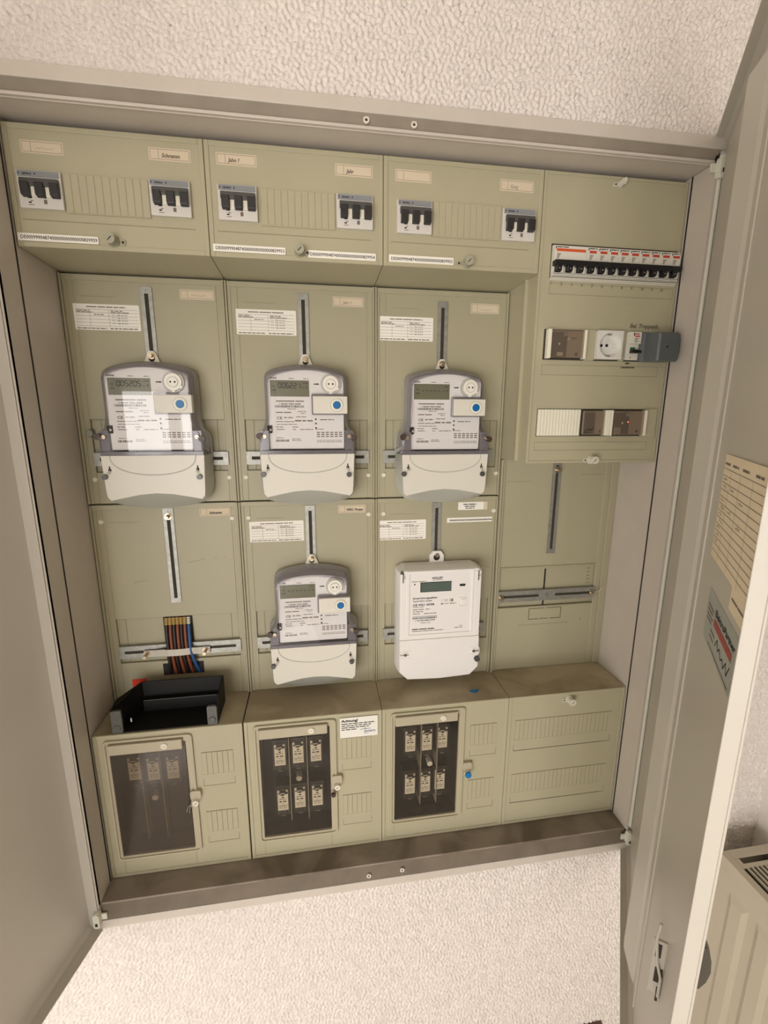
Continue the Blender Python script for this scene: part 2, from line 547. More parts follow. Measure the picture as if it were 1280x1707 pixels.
# hinges
def hinge(x, z, flip, up=False):
    q = C().mat('gasket_foam')
    q.prism(rrect(x - 5, x + 5, z - 14, z + 14, 4.5), -60, -50)
    q.cyl((x, -55, z - 15), 4.2, 30, 'z', 12)
    q.mat('gap_dark').box(x - 2, x + 2, -61, -60, z - 9, z - 3)
    q.mat('gasket_foam').box(x, x + 14 * flip, -52, -49, z - 6, z + 6)
    q.obj('hinge', cab, bevel=0.8)
hinge(-3, -20, 1); hinge(1003, -14, -1); hinge(1004, 1196, -1)

# ---- doors: local x runs from the hinge to the free edge
def door(hx, hy, ang, side, W, T):
    """side = +1 when the outside lies on local +y, -1 when on local -y"""
    o = MB((0, 0, 0)).mat('door_paint')
    H0, H1 = -46, 1238
    def bb(x0, x1, t0, t1, z0, z1): o.box(x0, x1, side * t0, side * t1, z0 + 46, z1 + 46)
    bb(0, W, T, T + 2, H0, H1)                     # sheet
    bb(0, W, -5, T, H0, H0 + 1.5); bb(0, W, -5, T, H1 - 1.5, H1)   # bottom and top returns
    bb(0, 1.5, 0, T, H0, H1); bb(W - 1.5, W, 0, T, H0, H1)       # hinge and free edge returns
    # chamfer between sheet and returns
    for (z0, z1) in ((H0 + 1.5, H0 + 9), (H1 - 9, H1 - 1.5)):
        lo = z0 < 0
        pts = [(T, z0 if lo else z1), (T, z1 if lo else z0), (T - 6, z0 if lo else z1)]
        vs = [(x, side * t, z + 46) for x in (1.5, W - 1.5) for t, z in pts]
        o.add(vs, [(0, 1, 2), (3, 5, 4), (0, 3, 4, 1), (1, 4, 5, 2), (2, 5, 3, 0)])
    ob = o.obj('door', cab, (hx, hy - BY, 0), bevel=0.6)
    ob.rotation_euler = (0, 0, math.radians(ang))
    return ob

TR = 11.0; WR = 548.0
dr = door(1004, -42, 180 + 54, +1, WR, TR)
dr['label'] = 'right cabinet door, half open, with stiffening rail and paper chart'
# stiffening rail on the right door: front face, two flanks, cut-off ends
st = MB((0, 0, 46)).mat('door_paint')
s0, s1 = 228, 276
pf = [(s0 - 6, TR, 10), (s0, -3.0, -4), (s0 + 9, -3.0, -14), (s1 - 6, TR - 3.5, -22), (s1, TR, -26)]
st.add([(a_, b_, c_) for a_, b_, c_ in pf] + [(a_, b_, 1182 - c_ * 0.5) for a_, b_, c_ in pf],
       [(0, 1, 6, 5), (1, 2, 7, 6), (2, 3, 8, 7), (3, 4, 9, 8), (4, 3, 2, 1, 0), (5, 6, 7, 8, 9)])
st.obj('stiffening_rail', dr, bevel=2.0, segs=3)
q = MB((0, 0, 46)).mat('door_paint').tube([(s1 + 34, TR - 1, -20), (s1 + 34, TR - 1, 1190)], 1.4, 6)
q.obj('trim_bead', dr)
# latch hook plate near the free edge
q = MB((0, 0, 46)).mat('door_paint')
q.box(438, 441, -1, TR, 196, 268)
q.tube([(440, 3, 290), (441, 1, 270), (442, 4, 240), (444, 9, 222), (444, 9, 196)], 1.6, 8)
q.mat('slot_dark').box(441, 441.6, 1, 6.5, 246, 264).box(441, 441.6, 3, 10.5, 212, 232).box(441, 441.6, 7, 9.5, 186, 206)
q.obj('latch_hook', dr)
q = MB((0, 0, 46)).mat('handle_dark')
hp = [(0, 0), (6, 2), (10, 12), (12, 24), (11, 36), (7, 46), (0, 48), (3, 36), (3, 12)]
q.loft([[(WR - 18, TR + 2 + a, 338 + b) for a, b in hp], [(WR - 30, TR + 2 + a, 338 + b) for a, b in hp]])
q.obj('door_handle', dr, bevel=1.5)
# sticker with a shop name and a telephone number
sk = MB((0, 0, 46)).mat('sticker_blue_grey')
sk.prism(rrect(371, 500, 602, 656, 5), TR - 0.4, TR)
y = TR - 0.55
sk.mat('ink_soft')
for k in range(4): sk.quad(377, 406 - 5 * (k % 2), 639 - 4.6 * k, 641 - 4.6 * k, y)
sk.mat('ink').text('ElektroPartner', 412, 640, 9.5, y, width=84, shear=0.15)
sk.mat('ink_red').quad(412, 490, 629, 637, y)
sk.mat('ink_soft').quad(402, 424, 620, 622, y).quad(400, 420, 614, 616, y).quad(398, 492, 605, 606.5, y)
sk.mat('ink').scribble(428, 612, 62, 13, y, 5, 1.6)
so = sk.obj('sticker', dr); so['label'] = 'grey shop sticker with a red bar and handwriting on the right door'

# left door, wide open
TL = 18.0
dl = door(-2, -52, 255, -1, 512, TL)
dl['label'] = 'left cabinet door, swung wide open, plain inner side'

# chart of circuits hanging on the right door
ca, sa = math.cos(math.radians(234)), math.sin(math.radians(234))
pc = MB().mat('chart_paper')
pc.box(0, 190, -0.3, 0.3, 12, 118).box(106, 170, -0.3, 0.3, -8, 12)
y = -0.5
pc.mat('ink_soft')
for k, z in enumerate((104, 97, 90, 83, 76, 69, 62, 55, 48, 41, 34, 27, 20)): pc.line(2, z, 188, z, 0.5, y)
for x in (34, 74, 118, 160): pc.line(x, 14, x, 104, 0.5, y)
pc.mat('ink_soft')
for x in (4, 38, 78, 122): pc.smallprint(x, 108, 24, 2.2, y, 2, 18)
for k, (x, z) in enumerate(((6, 92), (8, 85), (5, 71), (12, 64), (7, 57), (14, 50), (6, 43), (9, 36), (5, 29), (40, 85), (42, 64), (80, 78), (84, 57))):
    pc.mat('ink' if k % 3 == 0 else 'ink_soft').scribble(x, z, 16, 4.5, y, k, 0.5)
pc.mat('ink_soft').smallprint(112, 2, 46, 2, y, 4, 20)
po = pc.obj('circuit_chart', None, (1004 + ca * 354 + (-sa) * (TR - 1.2), -42 + sa * 354 + ca * (TR - 1.2), 674))
po.rotation_euler = (0, 0, math.radians(234))
tag(po, 'yellowed paper chart with ruled lines on the inside of the right door', 'chart')

# ------------------------------------------------------------------ shared small parts
def add_knob(parent, x, y, z, m='knob', hole=12, name='lock_knob', tilt=0):
    q = MB().mat(m).cyl((x, y, z), 8.2, 3, n=24, r2=7.8).cyl((x, y - 3, z), 7.0, 11, n=24, r2=6.6)
    q.mat('slot_dark').line(x - 2.6, z - 2.6, x + 2.6, z + 2.6, 1.3, y - 14.05)
    q.mat(m).cyl((x + hole, y, z - 1), 3.4, 2.2, n=14)
    q.mat('gap_dark').cyl((x + hole, y - 2.2, z - 1), 1.7, 0.15, n=12)
    return q.obj(name, parent)
def rim_plate(mb, x0, x1, z0, z1, y, w=7.0, h=1.3):
    """raised rim that runs round a moulded cover"""
    mb.box(x0, x0 + w, y - h, y, z0, z1).box(x1 - w, x1, y - h, y, z0, z1)
    mb.box(x0 + w, x1 - w, y - h, y, z1 - w, z1).box(x0 + w, x1 - w, y - h, y, z0, z0 + w)
def name_label(parent, x0, x1, z0, z1, y, word=None, wx=0.4, seed=0, mk='ink_soft', lab=None, size=7):
    q = MB().mat('label_paper').prism(rrect(x0, x1, z0, z1, 1.2, 2), y - 0.3, y)
    q.mat('ink_soft')
    a, b, c, d = x0 + 1.8, x1 - 1.8, z0 + 1.8, z1 - 1.8
    yy = y - 0.42
    for p in ((a, c, b, c), (a, d, b, d), (a, c, a, d), (b, c, b, d), (a + 10.5, c, a + 10.5, d)): q.line(*p, 0.45, yy)
    if word == '~':
        q.mat(mk).scribble(a + 16, c + 2.5, (b - a) * 0.45, 4.5, yy, seed, 0.5)
    elif word:
        q.mat(mk).text(word, a + 10.5 + wx * 10, c + 2.4, size, yy, shear=0.2, xs=0.9)
    o = q.obj('name_label', parent)
    if lab: o['label'] = lab
    return o
def strip_label(parent, x0, x1, z0, z1, y, t, m='label_white', ink='ink'):
    q = MB().mat(m).prism(rrect(x0, x1, z0, z1, 0.8, 2), y - 0.3, y)
    q.mat(ink).text(t, x0 + 3.2, z0 + 2.6, 6.2, y - 0.42, width=(x1 - x0) - 5, weight=0.012)
    o = q.obj('number_label', parent); o['label'] = 'white strip label printed ' + t[:2] + '...' + t[-6:]
    return o
def caps(parent, pts):
    for x, y, z in pts:
        MB().mat('cap_white').cyl((x, y, z), 4.6, 2.4, n=18, r2=3.6).obj('plug_cap', parent)

# ------------------------------------------------------------------ top row covers with their breakers
def make_breaker():
    t = thing('circuit_breaker', 'x', 'breaker', (0, 0, 0), 'three-pole main breakers in the top covers')
    q = MB().mat('breaker_white')
    q.box(-26.5, 26.5, -4.5, 3, -22.5, 22.5)
    q.obj('housing', t, bevel=0.8)
    q = MB().mat('breaker_grey').box(-25, 25, -5.2, -4.4, 14.5, 21.5)
    q.mat('ink').text('SIEMENS', -19, 16.6, 3.2, -5.3, width=11)
    q.quad(-23.5, -22.2, 17, 19, -5.3).quad(-4.6, -3, 17, 19, -5.3)
    q.obj('name_band', t)
    q = MB().mat('breaker_band').box(-22.5, 24.5, -9, -4.5, 2.6, 12)
    q.obj('handle_bar', t, bevel=1)
    for x in (-16.0, 1.4, 19.0):
        q = MB().mat('toggle_black')
        x0, x1 = x - 5.2, x + 5.2
        q.add([(x0, -4.5, 8), (x1, -4.5, 8), (x0, -12, 6), (x1, -12, 6), (x0, -11, -8.5), (x1, -11, -8.5), (x0, -4.5, -10), (x1, -4.5, -10)],
              [(0, 1, 3, 2), (2, 3, 5, 4), (4, 5, 7, 6), (0, 2, 4, 6), (1, 7, 5, 3)])
        q.obj('toggle', t, bevel=0.7)
    for x in (-7.3, 10.2):
        MB().mat('bright_white').box(x - 3.2, x + 3.2, -6.4, -4.4, -9, 3).obj('pole_divider', t, bevel=0.5)
    q = MB().mat('ink').quad(-16, -11, -11, -9.2, -4.6).quad(-13, -10, -14, -13.2, -4.6).quad(-15.5, -12, -16.6, -14.8, -4.6)
    q.mat('ink_soft').quad(-16, -9, -19, -18.2, -4.6).quad(3, 7, -17, -11.8, -4.6)
    q.mat('ink').cyl((5.5, -4.5, -9.5), 1.1, 0.1, n=8)
    q.obj('printed_marks', t)
    return t
brk = make_breaker()
bdef = [(40.4, 1121.0, 'leftmost three-pole breaker in the top row, grey name band, black toggles'),
        (203.0, 1122.0, 'three-pole breaker under the label reading Schramm, in the first top cover'),
        (292.6, 1122.2, 'three-pole breaker under the label with a question mark, middle top cover'),
        (457.6, 1121.4, 'three-pole breaker at the right of the middle top cover, under the label reading Jahr'),
        (546.8, 1120.0, 'three-pole breaker at the left of the third top cover, under the blank label'),
        (711.2, 1119.2, 'rightmost three-pole main breaker, in the third top cover beside the tall panel')]
for i, (x, z, lab) in enumerate(bdef):
    if i == 0:
        brk.location = (x * S, -1.3 * S, (z + Z0) * S); brk['label'] = lab
    else:
        dup(brk, (x, -1.3, z), lab)

def top_cover(i, name_l, name_r, de, lab, knobx, knobz, hole):
    x0 = i * 250 + 0.5; x1 = i * 250 + 249.6
    if i == 0: x0 = 1.5
    t = thing('breaker_cover', lab, 'panel', (x0, BY, 1053), 'beige breaker covers of the top row')
    off = (-x0, -BY, -1053)
    q = MB(off).mat('cover')
    q.loft([[(x0, BY + 8, 1050), (x0, BY + 8, 1199), (x1, BY + 8, 1199), (x1, BY + 8, 1050)],
            [(x0, 0, 1053), (x0, 0, 1199), (x1, 0, 1199), (x1, 0, 1053)]])
    rim_plate(q, x0, x1, 1053, 1199, 0, 6.5, 1.2)
    body = q.obj('cover_body', t, bevel=1.0)
    l = i * 250
    # pressed line under the breakers
    q = MB(off).mat('seam_faint').box(l + 12, l + 232, -0.6, 0, 1086, 1087)
    q.obj('pressed_line', t)
    # ribbed blanking strip between the breakers
    a, b = (l + 68, l + 175) if i == 0 else ((l + 74, l + 179) if i == 1 else (l + 76, l + 183))
    q = MB(off).mat('cover').box(a, b, -1.6, 0, 1096.5, 1145)
    bs = q.obj('blanking_strip', t)
    n = 11; w = (b - a) / n
    for k in range(n):
        r = MB(off).mat('cover').box(a + k * w + 0.55, a + (k + 1) * w - 0.4, -2.3, -1.5, 1097.5, 1144)
        r.obj('rib', bs, bevel=0.5, segs=1)
    for spec in (name_l, name_r):
        (a_, b_, c_, d_, w_, sd, mk) = spec
        name_label(t, a_ - x0, b_ - x0, c_ - 1053, d_ - 1053, -BY, w_, seed=sd, mk=mk)
    for (a_, b_, c_, d_, tx) in de:
        strip_label(t, a_ - x0, b_ - x0, c_ - 1053, d_ - 1053, -BY - 1.25, tx)
    add_knob(t, knobx - x0, -BY, knobz - 1053, 'knob', hole)
    return t
NB = 'DE0009990487400000000000000'
# (labels: x0, x1, z0, z1, word, seed, ink)
cov = top_cover

cov(0, (21, 72.4, 1165.5, 1180.5, '~', 11, 'ink_pale'), (178.6, 232.5, 1169, 1184.5, 'Schramm', 2, 'ink_soft'),
    [(3, 103.5, 1060, 1069.4, NB + '839959')], 'first beige top cover from the left with two breakers, strip label ending 839959', 122, 1065, 13)
cov(1, (266, 320.5, 1170.3, 1185.3, 'Jahn ?', 3, 'ink_soft'), (430, 484.3, 1168.6, 1184, 'Jahr', 4, 'ink_soft'),
    [(254.5, 355.8, 1059.8, 1069.4, NB + '839953'), (388, 488.8, 1058.2, 1068.2, NB + '839954')], 'middle beige top cover with two breakers and two strip labels', 376, 1065, 11)
cov(2, (518, 572.5, 1168, 1183.6, None, 5, 'ink_soft'), (679.8, 734, 1166.4, 1182, 'Karg', 6, 'ink_pale'),
    [(508.7, 609.8, 1058.5, 1068.6, NB + '839955')], 'third beige top cover from the left, strip label ending 839955', 631.5, 1062.5, -13)

# ------------------------------------------------------------------ tall control cover at the right
cc = thing('control_cover', 'tall beige cover at the upper right holding the small breakers, socket and relays', 'panel', (750, BY, 750))
off = (-750, -BY, -750)
q = MB(off).mat('cover')
q.loft([[(745, BY + 8, 750), (745, BY + 8, 1199), (999, BY + 8, 1199), (999, BY + 8, 750)],
        [(751, 0, 750), (751, 0, 1199), (998.5, 0, 1199), (998.5, 0, 750)]])
rim_plate(q, 751, 998.5, 750, 1199, 0, 4.5, 1.2)
q.obj('cover_body', cc, bevel=1.0)
q = MB(off).mat('cover').box(744, 750, 30, 34, 752, 1052)
q.obj('side_ridge', cc)
for x0, x1, z0, z1 in ((767.7, 982.6, 898, 914), (764.5, 978, 772, 786), (771, 993, 1024, 1040)):
    q = MB(off).mat('seam_faint')
    for a in ((x0, x1, z0, z0 + 0.8), (x0, x1, z1, z1 + 0.8), (x0, x0 + 0.8, z0, z1), (x1, x1 + 0.8, z0, z1)): q.box(a[0], a[1], -0.4, 0, a[2], a[3])
    q.obj('pressed_line', cc)
# handwriting in pencil on the cover
q = MB(off).mat('pencil')
for k in range(12): q.text(str(k + 1), 772 + 17.9 * k, 1038 - 0.2 * k, 6.4, -0.3, shear=0.15, xs=0.9)
q.text('Bel. Treppenh.', 921, 977, 9.5, -0.3, width=54, shear=0.2)
q.mat('ink').smallprint(920, 918.5, 10, 2.2, -0.3, 5, 8).text('Dauerlicht', 912, 911.5, 5.2, -0.3, width=26, shear=0.15)
o = q.obj('handwriting', cc); o['label'] = 'pencilled numbers 1 to 12 and notes'
add_knob(cc, 873.5 - 750, -BY, 755.5 - 750, 'knob_white', -12)
q = MB().mat('knob_white').cyl((879 - 750, -BY, 1189.5 - 750), 5.5, 9, n=18, r2=4.6)
q.prism([(126, 434), (133, 440), (131, 445), (124, 440)], -BY - 11, -BY - 6)
q.cyl((869 - 750, -BY, 1187 - 750), 3.2, 3, n=12); q.mat('gap_dark').cyl((869 - 750, -BY - 3, 1187 - 750), 1.5, 0.2, n=10)
q.obj('lock_knob', cc)
# openings behind the two rows of devices
q = MB(off).mat('slot_dark').box(770, 995, -0.5, 0.1, 1047, 1098).box(768, 990, -0.5, 0.1, 922.5, 970.5).box(765.5, 966, -0.5, 0.1, 796.5, 843)
q.obj('row_opening', cc)
MB(off).mat('cover').box(841, 858.5, -3, 0.1, 922.5, 971.5).obj('blank_insert', cc, bevel=0.5)
MB(off).mat('cover').box(905, 914, -3, 0.1, 922.5, 971.5).obj('blank_insert', cc, bevel=0.5)
MB(off).mat('cover').box(968, 990.5, -3.5, 0.1, 795, 844).obj('blank_insert', cc, bevel=0.8)
bs = MB(off).mat('bright_white').box(766.5, 845, -2, 0.1, 797.5, 842).obj('blanking_strip', cc)
bs['label'] = 'white ribbed blanking strip in the lower row'
for k in range(14):
    MB(off).mat('bright_white').box(766.6 + k * 5.6, 766.6 + k * 5.6 + 4.6, -4.2, -1.9, 797.8, 841.8).obj('rib', bs, bevel=0.5, segs=1)

# row of small breakers
def mcb_body(t, w, n, band):
    x0 = 0
    q = MB().mat('mcb_white')
    q.box(0.15, w - 0.15, -4, 1, -22.5, 23)
    q.box(0.15, w - 0.15, -9, -4, -1, 21)
    q.box(0.15, w - 0.15, -7.5, -4, -23, -17.5)
    q.obj('housing', t, bevel=0.6)
    q = MB().mat('orange' if band == 'wide' else 'red_print')
    if band == 'wide': q.quad(3.5, w - 2.5, 12.5, 16.6, -9.15)
    else: q.quad(4, w - 2.5, 12, 15.8, -9.15)
    q.mat('ink').quad(1.6, 3, 15.8, 19.6, -9.15).smallprint(3.6, 18, min(w - 5, 20), 1.3, -9.15, 3, 12)
    q.mat('ink_soft')
    for k in range(4): q.quad(4.5, 4.5 + (6.5 - k), 9.5 - 1.9 * k - 1.1, 9.5 - 1.9 * k, -9.15)
    q.mat('ink').quad(0.3, w - 0.3, -19.6, -18.8, -7.65).quad(0.3, w - 0.3, -22, -21.4, -7.65)
    q.obj('printed_marks', t)
    for k in range(n):
        xc = (k + 0.5) * (w / n)
        q = MB().mat('mcb_black')
        q.box(xc - w / n / 2 + 0.1, xc + w / n / 2 - 0.1, -15, -4, -8.5, -1)
        q.add([(xc - 5, -4, -3), (xc + 4, -4, -3), (xc - 5, -14, -4), (xc + 4, -14, -4), (xc - 5, -11, -16), (xc + 4, -11, -16), (xc - 5, -4, -17), (xc + 4, -4, -17)],
              [(0, 1, 3, 2), (2, 3, 5, 4), (4, 5, 7, 6), (0, 2, 4, 6), (1, 7, 5, 3)])
        q.mat('ink_pale').quad(xc - 1.5, xc + 0.8, -13, -11.8, -12.3)
        q.obj('toggle', t, bevel=0.6)
        MB().mat('mcb_white').box(xc + 4.6, xc + 7.6, -10, -4, -17.5, -4).obj('toggle_guard', t, bevel=0.8)
    return t
PM = 18.55
x0 = 771.0
t = thing('residual_current_switch', 'wide white three-module switch with orange band at the left end of the small breaker row', 'breaker', (x0, -0.6, 1072))
mcb_body(t, PM * 3, 3, 'wide')
t = thing('miniature_circuit_breaker', 'x', 'breaker', (x0 + PM * 3, -0.6, 1072), 'nine narrow breakers in the row')
mcb_body(t, PM, 1, 'narrow')
t['label'] = 'first narrow red-striped breaker, directly right of the wide orange-banded switch'
m1 = t
ords = ['second', 'third', 'fourth', 'fifth', 'sixth', 'seventh', 'eighth']
for k in range(1, 9):
    lab = (ords[k - 1] + ' narrow red-striped breaker, counted from the wide orange-banded switch') if k < 8 else 'last narrow red-striped breaker at the right end of the row'
    dup(m1, (x0 + PM * (3 + k), -0.6, 1072), lab)
PMW = PM * 12
q = MB().mat('mcb_white')
q.add([(0, -0.6, 2), (PMW, -0.6, 2), (0, -8, 0), (PMW, -8, 0), (-1, -0.6, -3.5), (PMW, -0.6, -3.5)], [(0, 2, 3, 1), (2, 4, 5, 3), (0, 4, 2), (1, 3, 5)])
q.obj('row_lip', cc, (x0 - 750, -BY, 1047.5 - 750)).name = 'row_lip'

# relay modules behind clear covers
def relay(name, lab, x0, x1, z0, z1, kind):
    t = thing(name, lab, 'relay', (x0, -0.6, z0), 'relays behind clear covers')
    w, h = x1 - x0, z1 - z0
    q = MB().mat('relay_body').box(3, w - 2, -4, 0, 2, h - 1.5)
    q.mat('relay_dark').box(4, w * 0.5, -7, -4, 3, h - 4)
    q.obj('module_body', t, bevel=0.5)
    edges = {'a': ((0, 6), (w - 5.5, w - 1)), 'b': ((w - 5, w + 1),), 'c': ((-8, -4.6), (-3.8, 0.6), (w - 6, w - 0.8))}[kind]
    for ea, eb in edges: MB().mat('bright_white').box(ea, eb, -10, 0, 0, h).obj('white_edge', t, bevel=0.7)
    a = 6.5 if kind == 'a' else 1; b = w - 6
    q = MB().mat('relay_clear').box(a, b, -9, -8.2, 1, h - 1)
    q.box(a, b, -8.2, 0, h - 1.6, h - 1).box(a, b, -8.2, 0, 1, 1.6)
    q.obj('clear_cover', t)
    q = MB()
    if kind != 'b':
        q.mat('zinc').box(w * 0.38, w * 0.38 + 7, -8, -5, h - 10, h - 5)
        q.mat('cap_white').cyl((w * 0.30, -7, h * 0.5), 1.6, 1.2, n=12)
        if kind == 'a':
            q.cyl((w * 0.54, -4, h * 0.68), 1.4, 3, n=12)
            q.mat('flap_tan').box(w * 0.26, w * 0.41, -7.6, -6.5, 4, 10)
            q.mat('ink').text('MTG', w * 0.63, h * 0.68, 4.2, -4.2, width=9)
        else:
            q.mat('led_red').cyl((w * 0.47, -6.6, h * 0.54), 1.1, 1, n=12)
            q.mat('relay_body').box(w * 0.08, w * 0.27, -8, -6, 2, 14)
    else:
        q.mat('gap_dark').tube([(5, -8, 7), (10, -8, 11), (15, -8, 9), (20, -8, 12)], 1.3, 6)
        q.tube([(5, -8, 4), (11, -8, 6), (16, -8, 4.5)], 1.1, 6)
    q.mat('ink_pale')
    for k in range(7): q.quad(w * 0.64, w * 0.64 + 6 + 3 * (k % 2), h * 0.60 - 3 * k, h * 0.60 - 3 * k + 1, -4.2)
    q.mat('relay_dark').quad(w * 0.74, w * 0.82, 5, 10, -4.2)
    q.obj('relay_works', t)
    return t
relay('impulse_relay', 'relay under a clear cover beside the socket in the upper device row', 771, 840.5, 924, 969.5, 'a')
relay('timer_relay', 'narrow relay under a clear cover right beside the white ribbed strip', 846.5, 892, 798, 841, 'b')
relay('staircase_relay', 'relay with a glowing red light at the right of the lower device row', 901, 967.5, 797.5, 841, 'c')

# socket outlet
t = thing('socket_outlet', 'white round earthed socket outlet in the tall right panel', 'socket', (882, -0.6, 947))
n = 32
sq = []
for i in range(n):
    a = 2 * math.pi * i / n + math.pi / 4
    c, s_ = math.cos(a), math.sin(a); k = 22.6 / max(abs(c), abs(s_))
    sq.append((c * k, s_ * k))
ci = [(19.3 * math.cos(2 * math.pi * i / n + math.pi / 4), 19.3 * math.sin(2 * math.pi * i / n + math.pi / 4)) for i in range(n)]
q = MB().mat('socket_white')
q.loft([[(x, 0, z) for x, z in sq[::-1]], [(x, -10, z) for x, z in sq[::-1]], [(x, -10, z) for x, z in ci[::-1]], [(x * 0.82, -0.8, z * 0.82) for x, z in ci[::-1]]], False, True)
q.obj('socket_face', t, bevel=0.3)
q = MB().mat('gap_dark').cyl((-2, -2.8, 0), 2.6, 0.4, n=14).cyl((-10.5, -0.9, 0), 2.4, 0.4, n=14)
q.obj('pin_hole', t)
q = MB().mat('socket_white').box(3, 14, -3.4, -0.8, -2.6, 2.6).cyl((0, -0.8, 0), 6, 2, n=18); q.obj('socket_core', t, bevel=0.5)
for z in (17.5, -17.5):
    MB().mat('zinc').box(-4, 3, -7, -1, z - 1.4, z + 1.4).obj('earth_clip', t)

# narrow switch with green mark
t = thing('light_switch_breaker', 'narrow white breaker with a green mark, left of the big grey plug', 'breaker', (916, -0.6, 947))
q = MB().mat('mcb_white').box(0, 22, -5, 1, -22.5, 22.5).box(0.2, 21.8, -10, -5, 3, 22)
q.obj('housing', t, bevel=0.6)
q = MB().mat('ink').quad(7, 9, 15.5, 20.5, -10.15)
q.mat('red_print').quad(9.5, 18, 17.6, 19.4, -10.15).quad(9.5, 18.5, 13.8, 16, -10.15)
q.mat('ink_soft')
for k in range(4): q.quad(9.5, 17 - k % 2 * 3, 10.8 - 1.9 * k, 11.8 - 1.9 * k, -10.15)
q.mat('green_print').quad(6, 15.5, -6.5, -2, -5.15)
q.mat('ink').quad(7, 9, -19.5, -18, -5.15)
q.obj('printed_marks', t)
q = MB().mat('mcb_black').box(5.5, 16, -14, -5, -12, -6.5).box(12, 20, -17, -9, -12.5, -8.5)
q.obj('toggle', t, bevel=0.8)

# big grey plug-in unit that sticks out to the right
t = thing('plug_in_unit', 'dark grey plug-in box standing out at the right end of the socket row', 'plug', (938, -0.6, 923))
def pl(y, x0, x1, z0, z1, c): 
    return [(x0, y, z0), (x0, y, z1), (x1 - c, y, z1), (x1, y, z1 - c), (x1, y, z0 + c), (x1 - c, y, z0)]
q = MB().mat('plug_grey')
q.loft([pl(0, 2, 46, 0, 46, 1), pl(-6, 2, 50, 0, 46, 2), pl(-9, 8, 52, -2, 45, 3), pl(-36, 10, 50, -4, 42, 3), pl(-39, 13, 47, -2, 40, 3)])
q.loft([pl(-8, 45, 56, 8, 40, 2), pl(-30, 45, 56, 8, 36, 2)])
q.obj('plug_housing', t, bevel=1.5, segs=3)
q = MB().mat('plug_grey').box(0, 14, -6, 0, 0, 46)
q.obj('plug_foot', t, bevel=1)
MB().mat('gap_dark').cyl((26, -38.8, 19), 1.7, 0.6, n=14).obj('screw_hole', t)

# ------------------------------------------------------------------ meter plates
def slotted_bar(mb, x0, x1, z0, z1, y0, y1, sl, m='zinc'):
    """bar with one rectangular slot sl = (x0, x1, z0, z1)"""
    a, b, c, d = sl
    mb.mat(m)
    mb.box(x0, a, y0, y1, z0, z1).box(b, x1, y0, y1, z0, z1).box(a, b, y0, y1, z0, c).box(a, b, y0, y1, d, z1)
def recess_plate(q, x0, x1, z0, z1, r, y=BY, dep=4.5):
    """plate front at y with a sunk field r = (x0, x1, z0, z1)"""
    a, b, c, d = r
    q.mat('plate')
    q.box(x0, a, y, y + 6, z0, z1).box(b, x1, y, y + 6, z0, z1).box(a, b, y, y + 6, z0, c).box(a, b, y, y + 6, d, z1)
    q.box(a, b, y + dep, y + 6, c, d)
def guide(t, x, z0, z1, off, screwz=None):
    q = MB(off).mat('slot_dark').box(x - 4, x + 4, BY - 0.6, BY + 0.2, z0 + 8, z1 - 8)
    slotted_bar(q, x - 8.9, x + 8.9, z0, z1, BY - 2.2, BY - 0.3, (x - 3.0, x + 3.0, z0 + 9, z1 - 10))
    q.mat('zinc_dull').cyl((x, BY - 2.2, z1 - 4.5), 1.2, 0.4, n=8)
    q.obj('guide_bar', t)
    if screwz is not None:
        q = MB(off).mat('screw').cyl((x, BY - 2.2, screwz), 6.2, 1.2, n=18).cyl((x, BY - 3.4, screwz), 3.6, 11, n=12, r2=3.2)
        q.obj('guide_screw', t)
def rail(t, x0, x1, z0, z1, off, screws=(), y=None):
    y = BY - 3.4 if y is None else y
    zc = (z0 + z1) / 2; xm = (x0 + x1) / 2
    q = MB(off)
    q.mat('slot_dark').box(x0 + 6, x1 - 6, y + 1.2, y + 3.0, zc - 3.4, zc + 3.4)
    q.mat('zinc')
    q.box(x0, x1, y, y + 1.5, zc + 2.8, z1).box(x0, x1, y, y + 1.5, z0, zc - 2.8)
    q.box(x0, x0 + 9, y, y + 1.5, zc - 2.8, zc + 2.8).box(x1 - 9, x1, y, y + 1.5, zc - 2.8, zc + 2.8).box(xm - 18, xm + 18, y, y + 1.5, zc - 2.8, zc + 2.8)
    q.box(x0, x1, y, y + 6, z1, z1 + 1.2).box(x0, x1, y, y + 6, z0 - 1.2, z0)
    q.mat('zinc_dull').cyl((xm, y, zc), 4.2, 1, n=14)
    q.obj('mounting_rail', t)
    for sx in screws:
        MB(off).mat('screw').cyl((sx, y, zc), 6, 1.2, n=16).cyl((sx, y - 1.2, zc - 0.5), 3.4, 9, n=12).obj('rail_screw', t)

